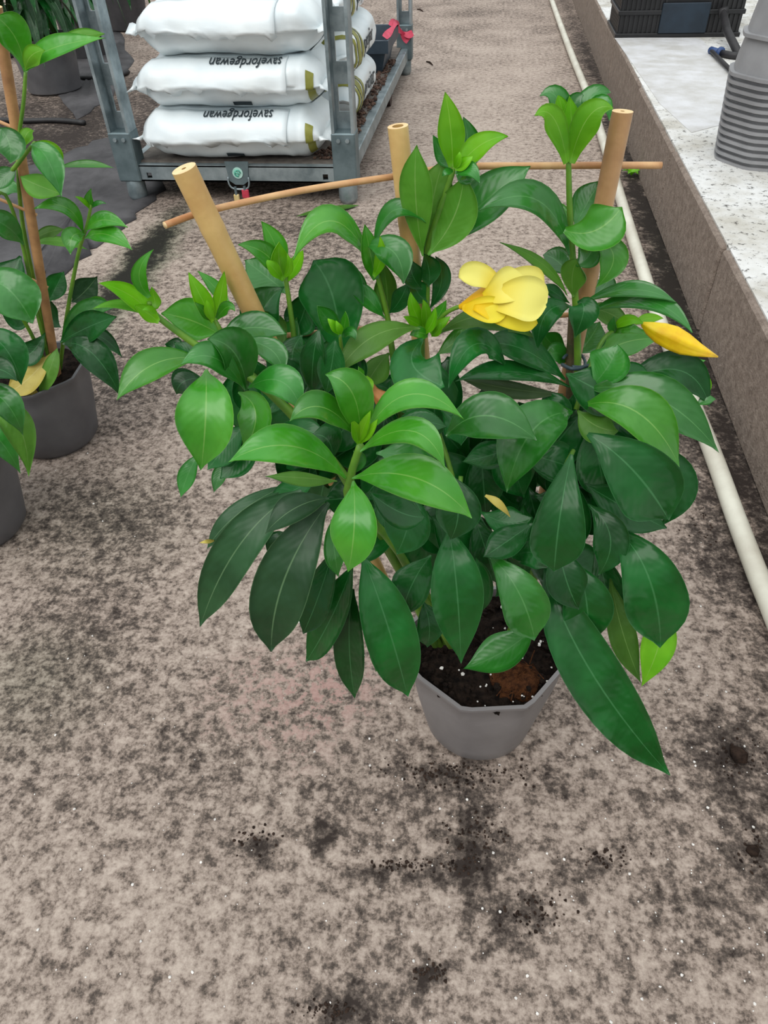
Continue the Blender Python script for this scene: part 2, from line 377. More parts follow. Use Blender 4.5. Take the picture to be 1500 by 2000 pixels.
    m2 = n.new('ShaderNodeMixRGB'); m2.use_clamp = True; l.new(gr, m2.inputs[0]); l.new(m1.outputs[0], m2.inputs[1])
    mg = n.new('ShaderNodeMixRGB'); mg.blend_type = 'MULTIPLY'; mg.inputs[0].default_value = 1; l.new(m1.outputs[0], mg.inputs[1]); mg.inputs[2].default_value = (0.45, 0.58, 0.47, 1); l.new(mg.outputs[0], m2.inputs[2])
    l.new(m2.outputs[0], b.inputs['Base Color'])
    b.inputs['Roughness'].default_value = 0.85; b.inputs['Specular IOR Level'].default_value = 0.25
    bp = n.new('ShaderNodeBump'); bp.inputs['Strength'].default_value = 0.5; bp.inputs['Distance'].default_value = 0.004
    l.new(s, bp.inputs['Height']); l.new(bp.outputs[0], b.inputs['Normal'])
    return m
M_floor = floor_mat()
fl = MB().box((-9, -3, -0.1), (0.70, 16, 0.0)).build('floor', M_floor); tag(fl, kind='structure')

M_block = simple('concrete_block', hexc(168, 153, 141), hexc(126, 112, 102), 45, 0.9, bump=0.9, bscale=150, spec=0.2, detail=8, lo=0.3, hi=0.7)
M_mortar = simple('mortar_gap', hexc(136, 124, 114), hexc(112, 101, 93), 30, 0.95)
WT = 0.26
wall = MB().box((0.685, -1.2, 0.0), (0.79, 13, WT - 0.012)).build('wall_right', M_mortar); tag(wall, kind='structure')
ys = [-1.15, -0.55, 0.30, 1.17, 2.03, 2.88, 3.80, 4.82, 5.82, 6.80, 7.75, 8.7, 9.65, 10.6, 11.6, 12.6]
for i in range(len(ys) - 1):
    j = random.uniform(-0.004, 0.004)
    MB().box((0.652 + j, ys[i] + 0.009, 0.0), (0.80, ys[i + 1] - 0.009, WT + random.uniform(-0.004, 0.003)), 0, 0.006).build('block', M_block, wall)
def bed_mat():
    m, n, l, b = nm('white_bed_sheet')
    t = n.new('ShaderNodeTexCoord'); O = t.outputs['Object']
    a = noise(n, l, 5, 5, 0.65, O); d = noise(n, l, 38, 6, 0.8, O)
    r1 = ramp(n, [(0.35, hexc(186, 182, 172)), (0.6, hexc(222, 222, 220))]); l.new(a.outputs['Fac'], r1.inputs[0])
    r2 = ramp(n, [(0.38, hexc(60, 52, 45)), (0.45, (1, 1, 1, 1))]); l.new(d.outputs['Fac'], r2.inputs[0])
    mx = n.new('ShaderNodeMixRGB'); mx.blend_type = 'MULTIPLY'; mx.inputs[0].default_value = 0.9; l.new(r1.outputs[0], mx.inputs[1]); l.new(r2.outputs[0], mx.inputs[2])
    l.new(mx.outputs[0], b.inputs['Base Color']); b.inputs['Roughness'].default_value = 0.7
    bp = n.new('ShaderNodeBump'); bp.inputs['Strength'].default_value = 0.4; bp.inputs['Distance'].default_value = 0.01; l.new(a.outputs['Fac'], bp.inputs['Height']); l.new(bp.outputs[0], b.inputs['Normal'])
    return m
M_bed = bed_mat()
bed = MB().box((0.664, -1.2, WT - 0.01), (0.80, 13, WT + 0.004)).box((0.80, -1.2, -0.1), (5.5, 13, WT + 0.004)).build('floor_raised_bed', M_bed); tag(bed, kind='structure')
M_sheet = simple('grey_white_film', hexc(214, 214, 216), hexc(190, 188, 184), 9, 0.5, bump=0.3, bscale=14)
# a pale film lying on the bed, its cut edge runs away to the right
q = [at_z(1288, 205, WT), at_z(1200, 76, WT), at_z(1366, 76, WT), at_z(1440, 150, WT), at_z(1470, 230, WT), at_z(1350, 262, WT)]
fv = [(p.x, p.y, WT + 0.003) for p in q] + [(p.x, p.y, WT + 0.006) for p in q]; nq = len(q)
film = mesh_obj('plastic_film', fv, [tuple(range(nq))[::-1], tuple(range(nq, 2 * nq))] + [(i, (i + 1) % nq, nq + (i + 1) % nq, nq + i) for i in range(nq)], M_sheet, None, None, False)
tag(film, 'pale plastic film lying on the raised bed before the black crate', 'plastic film')

# ------------------------------------------------------------------ white irrigation pipe
M_pvc = simple('white_pvc', hexc(226, 224, 208), hexc(200, 194, 178), 7, 0.38, bump=0.05, detail=6)
pp = [at_z(x, y, 0.021) for x, y in ((1075, -8), (1112, 95), (1152, 195), (1186, 300), (1216, 400), (1250, 510), (1286, 620), (1335, 745), (1390, 880), (1437, 1010), (1483, 1130), (1520, 1220))]
pp = [Vector((0.43, 11.5, 0.021))] + pp + [Vector((pp[-1].x + 0.02, pp[-1].y - 0.5, 0.021))]
pipe = sharp(MB().tube(spline(pp, 4), 0.0205, 14).build('water_pipe', M_pvc)); tag(pipe, 'long white plastic water pipe lying along the concrete block kerb', 'pipe')

# ------------------------------------------------------------------ grey pots
def octr(a, a0):
    x = (a - a0) % (math.pi / 4) - math.pi / 8
    return math.cos(math.pi / 8) / math.cos(x)
def pot_ring(c, r, z, k, a0, seg=48, rot=0):
    out = []
    for i in range(seg):
        a = 2 * math.pi * i / seg + rot
        f = (1 - k) * 0.962 + k * octr(a, a0)
        out.append((c[0] + r * f * math.cos(a), c[1] + r * f * math.sin(a), z))
    return out
def make_pot(parent, c, rb, rt, h, a0, mat, z0=0.0, name='pot'):
    R = []
    R.append(pot_ring(c, rb * 0.90, z0 + 0.0, 0.1, a0)); R.append(pot_ring(c, rb, z0 + 0.012, 0.1, a0))
    for i in range(1, 7):
        u = i / 6; R.append(pot_ring(c, rb + (rt - rb) * (1 - (1 - u) ** 1.25), z0 + 0.012 + (h - 0.022) * u, 0.1 + 0.9 * u ** 1.3, a0))
    R.append(pot_ring(c, rt * 1.018, z0 + h - 0.006, 1, a0)); R.append(pot_ring(c, rt * 1.018, z0 + h, 1, a0)); R.append(pot_ring(c, rt * 0.965, z0 + h, 1, a0))
    R.append(pot_ring(c, rt * 0.95, z0 + h - 0.05, 1, a0)); R.append(pot_ring(c, rb * 0.9, z0 + 0.02, 0.1, a0))
    return sharp(MB().rings(R, 0, True, True).build(name, mat, parent), 40)
def make_soil(parent, c, r, z, a0):
    mb = MB(); R = []
    for j in range(7):
        k = 1 - j / 7
        R.append([(p[0], p[1], z + 0.010 * (1 - k * k) + (random.uniform(-.004, .004) if j else 0)) for p in pot_ring(c, r * k, z, 1, a0)])
    R.append([(c[0], c[1], z + 0.012)] * 48)
    mb.rings(R, 0, False, False)
    rd = pot_ring(c, r, z - 0.03, 1, a0); mb.rings([rd, R[0]], 0, True, False)
    return mb.build('soil', M_soil, parent, True)

def nodes3(pts, d0): return [at_d(x, y, d0 + o) for (x, y, o) in pts]
def pix_leaves(parent, d0, rows, dz=0.0, name='leaf'):
    out = []
    for r in rows:
        bx, by, mx, my, tx, ty, wp, ob, om, ot, kind = r[:11]
        fl = r[11] if len(r) > 11 else ''
        b, m, t = at_d(bx, by, d0 + ob + dz), at_d(mx, my, d0 + om + dz), at_d(tx, ty, d0 + ot + dz)
        th = random.uniform(14, 34); prof = 'leaf'; fold = random.uniform(0.10, 0.22)
        for tok in fl.split():
            if tok[0] == 't': th = float(tok[1:])
            if tok[0] == 'f': fold = float(tok[1:])
            if tok in PROF: prof = tok
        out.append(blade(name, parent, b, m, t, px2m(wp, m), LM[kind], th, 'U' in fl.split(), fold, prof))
    return out
def stem(parent, pts, r0, r1, mat, d0, name='stem', seg=7):
    P = spline(nodes3(pts, d0), 4); n = len(P)
    return MB().tube(P, [r0 + (r1 - r0) * i / (n - 1) for i in range(n)], seg).build(name, mat, parent, True)

def cane(parent, p0, p1, r0, r1, mat, name='cane', nodes_=(), hol=0.2):
    """bamboo cane from its foot p0 to its cut end p1, hollow at the top"""
    ax = (p1 - p0); L = ax.length; ax.normalize()
    a = ax.cross(Vector((0, 1, 0.2))).normalized(); c = ax.cross(a); seg = 16
    def ring(t, r): p = p0 + ax * t; return [p + a * math.cos(2 * math.pi * k / seg) * r + c * math.sin(2 * math.pi * k / seg) * r for k in range(seg)]
    R = []; mis = []
    ts = [0.0]
    for nd in nodes_: ts += [nd * L - 0.006, nd * L - 0.002, nd * L + 0.002, nd * L + 0.006]
    ts += [L]; ts = sorted(ts)
    for t in ts:
        r = r0 + (r1 - r0) * t / L
        if any(abs(t - nd * L) < 0.003 for nd in nodes_): r *= 1.035
        R.append(ring(t, r)); mis.append(0)
    mis[-1] = 1
    R.append(ring(L, r1 * hol)); mis.append(2); R.append(ring(L - 0.02 * hol, r1 * hol * .96)); mis.append(2)
    return sharp(MB().rings(R, 0, True, True, mis).build(name, [mat, M_canecut, M_hollow], parent), 40)
# ------------------------------------------------------------------ the plant in the middle of the path
PC = Vector((0.040, 0.672, 0)); D0 = PC.dot(FW)
plant = thing('potted_flowering_plant', 'large bushy potted plant with yellow flower and bamboo trellis standing alone on the path', 'potted plant', PC)
A0 = math.radians(-103)
make_pot(plant, PC, 0.092, 0.121, 0.203, A0, M_pot)
make_soil(plant, PC, 0.113, 0.188, A0)
mb = MB()
cc = at_z(1005, 1315, 0.2)
for i in range(40):
    a = random.uniform(0, 6.28); r = random.uniform(0, 0.034); x = cc.x + r * math.cos(a); y = cc.y + r * math.sin(a)
    a2 = random.uniform(0, 6.28); l_ = random.uniform(0.01, 0.025)
    p = Vector((x, y, 0.197)); mb.tube([p, p + Vector((math.cos(a2) * l_ * .5, math.sin(a2) * l_ * .5, .006)), p + Vector((math.cos(a2) * l_, math.sin(a2) * l_, random.uniform(-.004, .004)))], 0.0009, 4)
tag(mb.build('coir_fibres', M_coir, plant), kind='stuff')
mb = MB()
mb.blob((cc.x, cc.y, 0.189), 0.045, jit=0.12, sz=0.34)
mb.build('coir_clump', M_coir, plant, True)
mb = MB()
for i in range(45):
    a = random.uniform(0, 6.28); r = 0.108 * math.sqrt(random.random()); s_ = random.choice((.0012, .0016, .002, .0034))
    mb.blob((PC.x + r * math.cos(a), PC.y + r * math.sin(a), 0.197), s_)
tag(mb.build('perlite_grains', M_perl, plant), kind='stuff')
mb = MB()
for i in range(260):
    a = random.uniform(0, 6.28); r = 0.114 * math.sqrt(random.random()); s_ = random.uniform(.002, .006)
    mb.blob((PC.x + r * math.cos(a), PC.y + r * math.sin(a), 0.195), s_, jit=.35)
tag(mb.build('soil_crumbs', M_soil, plant), kind='stuff')

# bamboo trellis: three canes in a fan and two split cross sticks
def soil_pt(x, y): return at_z(x, y, 0.17)
c1 = cane(plant, soil_pt(812, 1268), at_d(359, 329, D0 - 0.02), 0.0092, 0.0108, M_cane, nodes_=(0.93,))
c2 = cane(plant, soil_pt(880, 1245), at_d(777, 246, D0 + 0.05), 0.0085, 0.0095, M_cane, nodes_=(0.885,), hol=0.55)
c3 = cane(plant, soil_pt(1010, 1235), at_d(1216, 217, D0 + 0.08), 0.0085, 0.0100, M_cane2, nodes_=(0.86,))
def stick(pts, r): return MB().tube(spline(nodes3(pts, D0), 4), r, 8, 0, True, 1).build('cross_stick', [M_stick, M_canecut], plant, True)
stick(((322, 440, -0.03), (405, 412, 0.0), (590, 372, 0.04), (768, 345, 0.068)), 0.0032)
stick(((768, 343, 0.068), (905, 326, 0.09), (1040, 324, 0.10), (1185, 323, 0.10), (1292, 323, 0.10)), 0.0034)
stick(((560, 655, 0.02), (720, 641, 0.045), (830, 637, 0.06), (930, 628, 0.07), (1150, 612, 0.085)), 0.003)

# stems from the soil up to each shoot
S = M_stem_g; W_ = M_stem_w
stem(plant, ((850, 1260, -.02), (720, 1000, -.08), (560, 800, -.10), (450, 712, -.08), (380, 672, -.07), (300, 612, -.07), (292, 590, -.07)), .0055, .0022, S, D0)
stem(plant, ((860, 1260, -.01), (650, 900, -.06), (480, 720, -.04), (420, 625, -.03)), .005, .002, S, D0)
stem(plant, ((870, 1255, 0), (690, 930, 0), (590, 760, 0), (572, 640, .01), (556, 530, .02)), .005, .0022, S, D0)
stem(plant, ((880, 1255, 0), (800, 900, .02), (768, 700, .03), (755, 610, .035), (724, 490, .04)), .005, .0024, S, D0)
stem(plant, ((890, 1255, .01), (845, 900, .03), (822, 700, .035), (832, 600, .04), (836, 490, .04), (870, 380, .04), (890, 320, .04)), .0058, .0024, S, D0)
stem(plant, ((1000, 1240, .0), (1090, 1000, .02), (1122, 850, .03), (1128, 700, .05), (1122, 560, .06), (1113, 420, .06), (1110, 308, .06)), .006, .0026, S, D0)
stem(plant, ((995, 1240, .01), (1080, 1000, .03), (1110, 850, .045), (1114, 700, .06), (1118, 610, .07)), .0065, .0045, W_, D0, 'woody_stem')
stem(plant, ((880, 1262, -.05), (780, 1080, -.13), (690, 985, -.20), (684, 935, -.215), (704, 868, -.215)), .005, .003, S, D0)
stem(plant, ((870, 1255, -.01), (740, 900, -.02), (680, 740, -.02), (663, 650, -.02)), .004, .0016, S, D0)
stem(plant, ((905, 1010, -.06), (875, 900, -.03), (850, 820, 0), (838, 740, .02)), .003, .0025, S, D0)
stem(plant, ((1125, 800, .0), (1160, 700, .03), (1185, 655, .04), (1215, 640, .05)), .003, .002, S, D0)
stem(plant, ((890, 1262, -.02), (860, 1150, -.06), (890, 1030, -.1), (900, 930, -.08)), .004, .0025, S, D0)
stem(plant, ((985, 1255, -.02), (1030, 1150, -.07), (1090, 950, -.08), (1120, 880, -.05)), .004, .0025, S, D0)
tw = MB().tube(spline(nodes3(((1098, 712, .04), (1112, 719, .025), (1130, 720, .025), (1150, 714, .03), (1184, 716, .02)), D0), 4), 0.0022, 6).build('tie_wire', M_tie, plant, True)
tw2 = MB().tube(spline(nodes3(((1100, 700, .05), (1108, 693, .06), (1130, 690, .07), (1142, 704, .045), (1140, 716, .03), (1118, 716, .025)), D0), 4), 0.0018, 6).build('tie_wire', M_tie, plant, True)

R_ = []
# shoot at the far left end
R_ += [(302,622,255,578,193,553,40,-.07,-.08,-.10,'y','young'), (298,618,240,594,180,604,20,-.07,-.08,-.10,'b','young U'), (292,580,272,535,300,487,30,-.07,-.08,-.08,'b','young'),
       (304,604,302,585,296,560,26,-.065,-.06,-.06,'y','young'), (310,628,285,610,262,596,30,-.075,-.08,-.085,'y','young'), (306,612,292,604,278,606,14,-.08,-.09,-.095,'y','young')]
# shoot beside the left cane
R_ += [(417,628,392,580,368,532,36,-.03,-.035,-.03,'y','young'), (420,625,432,575,438,530,27,-.03,-.03,-.03,'y','young'), (424,622,444,600,459,608,24,-.035,-.05,-.06,'b','young'),
       (415,626,407,605,404,585,18,-.04,-.045,-.045,'y','young'), (412,624,398,608,380,590,20,-.035,-.045,-.05,'b','young'), (446,595,418,560,386,529,26,.02,.03,.035,'b','young'),
       (420,618,425,590,424,560,16,-.03,-.02,-.02,'y','young')]
# left flank
R_ += [(430,655,378,628,315,612,78,-.03,-.03,-.04,'b','t35'), (392,702,300,712,228,782,60,-.09,-.12,-.14,'b','t30'), (478,762,420,700,353,712,52,-.10,-.12,-.13,'m','t38'),
       (402,722,402,810,393,917,112,-.11,-.16,-.16,'b','t12 f.2'), (482,762,458,690,405,662,84,-.09,-.10,-.11,'m','f.35'), (430,658,492,640,560,653,62,-.05,-.05,-.06,'m','t30'),
       (470,664,530,684,551,730,48,-.06,-.08,-.09,'m','t20'), (484,758,548,745,589,806,66,-.10,-.13,-.14,'m','t25'), (466,766,500,810,474,884,66,-.11,-.14,-.15,'b','t15 f.35'),
       (478,830,442,872,405,918,60,-.08,-.09,-.10,'d'), (390,885,368,925,353,972,34,-.06,-.07,-.08,'m'), (446,895,430,925,418,962,28,-.06,-.07,-.08,'m'),
       (560,572,520,540,478,508,80,.05,.06,.07,'m','t20'), (525,668,512,612,556,560,78,.0,.01,.02,'d','f.25'), (548,688,530,650,508,605,72,-.01,0,0,'m','U'),
       (350,690,340,680,322,672,40,-.04,-.03,-.03,'d'), (440,700,380,690,340,668,44,-.05,-.04,-.03,'d'), (400,740,360,745,345,770,50,-.08,-.09,-.09,'d'), (510,850,470,895,430,935,60,-.08,-.09,-.1,'d'),
       (520,700,540,760,520,810,60,-.06,-.07,-.08,'d'), (560,700,575,740,570,790,56,-.03,-.04,-.05,'d')]
# shoot left of the middle
R_ += [(547,536,515,494,464,478,42,.015,.0,-.01,'b','young'), (551,525,536,475,510,432,44,.02,.02,.02,'b','young'), (556,545,545,510,545,472,40,.015,.01,.01,'y','young'),
       (560,548,580,515,592,488,26,.02,.02,.02,'y','young'), (556,540,566,520,560,495,16,.01,0,0,'y','young'), (552,545,532,522,520,508,24,.01,0,0,'y','young'),
       (660,725,655,600,612,508,126,.0,.02,.04,'d','obov t10'), (722,605,692,548,650,525,36,.05,.06,.07,'m'), (752,622,715,580,675,547,36,.03,.03,.04,'m'),
       (664,655,638,622,620,597,38,-.03,-.04,-.05,'m','young'), (666,656,674,632,674,608,20,-.03,-.03,-.03,'b','young'), (662,652,650,635,640,622,16,-.04,-.05,-.05,'y','young'),
       (666,652,662,640,656,626,14,-.04,-.05,-.05,'y','young'), (668,655,685,650,694,664,22,-.03,-.045,-.05,'m','young'), (658,668,640,680,622,672,26,-.03,-.04,-.05,'d'),
       (625,640,612,700,610,772,52,-.05,-.06,-.06,'d','t12'), (655,660,648,712,636,772,54,-.055,-.065,-.07,'d','t8'), (690,690,700,720,690,760,40,-.03,-.04,-.05,'d'),
       (590,655,572,690,575,735,60,.0,-.02,-.03,'d'), (580,620,560,660,535,690,60,.03,.02,.01,'m'), (606,560,590,620,570,660,66,.03,.03,.02,'d')]
# shoot in front of the middle cane
R_ += [(728,522,650,432,572,508,52,.04,.02,.0,'b','t45'), (728,490,768,412,832,436,34,.04,.03,.02,'m','t40'), (712,480,768,492,788,555,62,.035,.01,.0,'m','t25'),
       (734,545,722,490,712,438,40,.035,.03,.03,'b','young'), (757,612,755,562,748,512,46,.035,.04,.04,'m','U young'), (760,612,782,585,796,552,36,.03,.02,.02,'d'),
       (730,540,745,500,742,462,24,.03,.02,.02,'y','young')]
# tall middle shoot
R_ += [(884,326,880,250,869,179,54,.04,.04,.045,'y','young t10'), (892,335,912,285,905,228,60,.05,.06,.065,'m','young'), (896,328,938,284,992,266,44,.035,.03,.02,'y','young'),
       (882,325,862,298,846,264,34,.05,.05,.05,'m','young'), (890,334,918,332,936,358,30,.03,.015,.01,'m','young'), (884,334,872,336,864,344,14,.03,.02,.02,'m','young'),
       (888,328,895,312,898,296,16,.03,.02,.02,'y','young'), (890,330,908,318,924,305,22,.028,.02,.02,'y','young'), (893,338,912,348,930,345,26,.04,.03,.03,'m','young'),
       (826,500,812,385,814,283,66,.03,.02,.02,'b','U t15'), (836,498,886,425,906,340,84,.03,.03,.03,'b','U t12'), (832,495,845,395,868,308,74,.04,.045,.05,'m','U t12'),
       (846,490,945,395,1036,325,84,.045,.05,.06,'m','t18'), (838,605,862,548,850,500,36,.04,.045,.05,'d'), (824,565,806,538,800,503,42,.03,.02,.02,'d'),
       (836,560,838,530,828,495,44,.035,.035,.03,'d'), (835,590,815,570,808,540,40,.035,.03,.03,'d'), (828,500,836,440,832,400,60,.045,.05,.05,'d','U')]
# bud cluster at the flower's foot
R_ += [(828,640,808,605,802,570,26,.02,.01,.01,'y','young'), (825,640,806,628,788,618,20,.015,.0,-.01,'y','young'), (838,645,858,615,872,586,28,.02,.02,.02,'b','young'),
       (832,642,832,610,826,585,20,.015,.01,.01,'y','young'), (840,650,862,632,880,618,20,.015,.01,.01,'y','young'), (830,650,845,628,850,600,20,.01,0,0,'y','young'),
       (835,655,818,650,800,655,24,.01,0,0,'b','young'), (843,655,856,645,860,628,16,.01,0,0,'y','young')]
# tall right shoot
R_ += [(1107,318,1082,232,1044,226,44,.055,.03,.02,'y','young U'), (1111,315,1116,250,1112,188,48,.06,.055,.05,'y','young U t8'), (1114,318,1150,228,1198,212,58,.055,.04,.035,'y','young U'),
       (1106,290,1090,196,1054,188,40,.065,.075,.08,'m','young t30'), (1116,290,1150,198,1193,181,46,.065,.075,.08,'m','young t30'), (1120,270,1172,204,1190,236,34,.06,.05,.045,'m','young t30'),
       (1112,260,1122,205,1140,186,40,.065,.07,.07,'m','young'), (1109,270,1098,215,1090,186,30,.06,.06,.06,'y','young U'),
       (1112,498,1050,392,936,412,58,.055,.03,.02,'m','t42'), (1122,445,1148,395,1176,352,62,.07,.09,.1,'m','t10'), (1128,440,1165,400,1180,350,40,.08,.1,.1,'d'),
       (1096,446,1158,452,1215,404,88,.05,.03,.03,'b','t10 obov'), (1150,462,1198,500,1163,562,54,.05,.03,.03,'b','t20'), (1108,578,1062,518,976,473,21,.055,.05,.04,'m','U t40'),
       (1118,545,1088,510,1060,498,50,.09,.11,.12,'m'), (1108,450,1088,420,1060,410,40,.06,.07,.08,'b'), (1125,520,1150,500,1160,470,50,.05,.05,.05,'m'),
       (1136,592,1232,566,1322,592,30,.05,.02,0,'m','t45'), (1146,612,1262,588,1352,650,38,.045,.01,-.02,'m','t45'), (1118,600,1068,612,1050,684,52,.05,.02,.01,'d','t25'),
       (1128,590,1140,606,1122,660,58,.04,.02,.02,'d','t10'), (1112,592,1084,572,1056,556,24,.06,.05,.05,'d'), (1140,600,1190,612,1230,640,40,.05,.05,.04,'m','U'),
       (1138,722,1212,672,1288,664,56,.10,.12,.13,'b','t10'), (1128,692,1152,662,1172,628,62,.09,.10,.11,'m','t10'), (1112,695,1078,672,1060,648,44,.08,.08,.08,'m'),
       (1112,710,1090,690,1066,700,40,.07,.06,.06,'m'), (1120,580,1118,540,1128,505,50,.055,.055,.05,'m','U'), (1150,580,1180,560,1190,535,40,.07,.08,.09,'m')]
# under the flower and the middle
R_ += [(852,656,950,618,1048,664,46,.04,.03,.02,'m','U t30'), (852,694,900,662,948,640,44,.07,.08,.09,'b','t10'), (826,662,806,712,868,756,104,-.02,-.06,-.08,'d','obov t15'),
       (820,642,728,658,655,737,56,.0,-.03,-.05,'m','U t20'), (992,722,930,672,876,758,58,.0,-.03,-.05,'d','t35'), (1104,742,1020,682,940,676,58,.03,.01,0,'d','t35'),
       (1112,756,1000,726,888,746,38,.02,-.01,-.02,'d','t45'), (1100,770,1000,760,900,740,34,.02,.0,-.01,'g','U'), (872,852,950,812,1048,860,94,-.08,-.10,-.11,'m','t28'),
       (1118,806,1040,842,990,962,104,-.02,-.08,-.10,'m','t22 f.3'), (1020,866,962,888,903,902,56,-.06,-.07,-.08,'d'), (948,968,975,985,996,1010,16,-.12,-.13,-.13,'o','young'),
       (720,760,690,760,660,790,50,-.03,-.05,-.06,'d'), (770,760,800,780,840,770,60,-.01,-.02,-.03,'d'), (860,800,890,830,900,870,60,-.02,-.03,-.04,'d'), (990,770,960,790,920,790,60,.0,-.01,-.02,'d'),
       (760,690,735,720,712,760,50,-.01,-.02,-.03,'m','U'), (1060,770,1080,800,1070,850,70,.02,0,0,'d')]
# right flank
R_ += [(1158,752,1190,712,1206,672,82,.0,.0,.01,'m','t15'), (1143,762,1280,776,1404,884,84,.0,-.04,-.06,'m','t25'), (1195,765,1320,722,1386,796,70,.04,.04,.03,'d','t20'),
       (1140,792,1245,806,1327,912,90,-.02,-.06,-.07,'b','t25 f.28'), (1148,848,1236,918,1306,1016,136,-.09,-.12,-.13,'d','obov t10 f.1'), (1205,860,1312,936,1292,1026,84,-.03,-.06,-.07,'d'),
       (1142,945,1222,992,1302,1032,84,-.06,-.08,-.09,'d','t12'), (1116,888,1094,1006,1082,1117,106,-.12,-.17,-.18,'d','obov t8'), (1128,802,1165,832,1208,842,66,-.02,-.04,-.05,'m','U'),
       (1148,985,1192,1050,1168,1124,70,-.10,-.13,-.14,'d','t10'), (1300,736,1335,716,1378,704,26,.06,.07,.08,'b'), (1262,730,1285,712,1312,724,28,.06,.06,.06,'m'),
       (1372,776,1382,752,1380,732,14,.04,.05,.05,'y','young'), (1360,792,1378,782,1398,780,20,.03,.03,.03,'m'), (1150,770,1200,800,1240,810,60,-.01,-.02,-.03,'m'),
       (1180,745,1230,735,1275,745,50,.03,.03,.03,'d'), (1130,760,1170,740,1185,715,60,.02,.02,.03,'d')]
# lower right
R_ += [(1198,1030,1266,1125,1290,1264,122,-.10,-.16,-.17,'d','obov t8 f.1'), (1292,1185,1288,1255,1253,1340,64,-.12,-.15,-.16,'y','U t8'), (1192,1130,1216,1235,1252,1334,54,-.12,-.14,-.15,'m','U'),
       (1128,1100,1146,1180,1148,1262,98,-.12,-.15,-.155,'d','t10'), (1066,1105,1150,1305,1308,1514,112,-.10,-.19,-.23,'d','long t8 f.1'), (1090,1060,1105,1130,1130,1190,80,-.12,-.15,-.16,'d','t10'),
       (1160,1060,1185,1160,1190,1230,70,-.09,-.11,-.12,'d'), (1060,1010,1065,1080,1080,1150,70,-.07,-.09,-.1,'d'), (1110,1180,1090,1230,1098,1270,50,-.1,-.11,-.11,'d')]
# low middle
R_ += [(955,1085,1012,1155,1044,1250,94,-.14,-.18,-.19,'m','t12 obov'), (876,1030,892,1150,900,1295,104,-.14,-.19,-.20,'d','t8 f.1'), (1046,1222,985,1272,905,1306,72,-.12,-.14,-.15,'m','t20'),
       (1040,1022,990,1058,944,1088,62,-.12,-.14,-.15,'d'), (802,965,797,1025,775,1082,92,-.16,-.185,-.19,'d','t10'), (880,925,895,995,880,1054,88,-.15,-.175,-.18,'d','t10'),
       (842,1085,806,1140,784,1204,76,-.13,-.16,-.17,'d'), (708,1085,758,1225,796,1360,104,-.16,-.205,-.21,'d','long t10'), (826,1175,838,1220,834,1264,56,-.12,-.14,-.145,'d'),
       (940,1000,990,1020,1040,1010,60,-.1,-.11,-.11,'d'), (930,1090,940,1140,935,1200,50,-.13,-.15,-.16,'d'), (1000,1090,1040,1080,1070,1110,60,-.1,-.12,-.12,'d')]
# lower left
R_ += [(588,958,470,1062,391,1224,84,-.16,-.20,-.21,'g','long t12'), (642,982,556,1130,530,1272,112,-.18,-.225,-.235,'g','long t8'), (642,974,578,992,518,1042,56,-.17,-.20,-.21,'g'),
       (652,1070,622,1165,592,1238,60,-.15,-.17,-.18,'d','long'), (690,1100,648,1205,598,1292,66,-.145,-.165,-.17,'d','long'), (690,1150,682,1250,693,1364,60,-.14,-.165,-.17,'d','long'),
       (712,1200,735,1260,734,1312,34,-.13,-.15,-.15,'m'), (566,946,470,1000,404,1072,40,-.15,-.18,-.19,'g','long t30'), (658,940,595,934,518,930,28,-.19,-.21,-.22,'m','U t40'),
       (530,1110,510,1170,497,1230,34,-.16,-.18,-.19,'d'), (418,1056,404,1058,390,1060,8,-.19,-.2,-.2,'o','young'), (620,930,570,960,520,980,44,-.14,-.16,-.17,'d'), (560,1040,540,1060,535,1100,40,-.13,-.14,-.14,'d')]
# shoot nearest the path's middle
R_ += [(702,866,690,772,636,732,76,-.215,-.235,-.23,'b','t15 f.25'), (694,852,630,796,566,823,58,-.22,-.25,-.26,'b','t30'), (708,862,795,772,905,819,56,-.22,-.235,-.24,'b','t40'),
       (704,882,802,842,869,914,56,-.225,-.255,-.27,'b','t35'), (674,934,572,872,446,903,78,-.215,-.25,-.26,'b','t30'), (690,940,692,1028,680,1117,92,-.22,-.26,-.26,'b','t10 f.12'),
       (688,934,812,934,920,1012,92,-.22,-.26,-.27,'b','t28'), (735,885,800,905,796,975,92,-.205,-.22,-.225,'m','t18'), (700,864,712,832,724,802,22,-.22,-.23,-.23,'y','young'),
       (704,864,722,842,738,818,20,-.22,-.23,-.23,'y','young'), (700,866,694,840,686,818,20,-.22,-.23,-.23,'y','young'), (648,1015,652,1070,661,1127,44,-.19,-.21,-.215,'m'),
       (540,836,592,838,638,862,44,-.14,-.16,-.17,'d'), (758,846,815,826,872,834,52,-.19,-.2,-.2,'d'), (690,925,700,900,690,880,30,-.21,-.21,-.21,'m'), (720,960,780,1000,830,1010,70,-.19,-.2,-.2,'d'),
       (650,900,640,860,610,850,60,-.19,-.2,-.2,'d')]
pix_leaves(plant, D0, R_)
NFILL = min(95, 292 - len(R_))
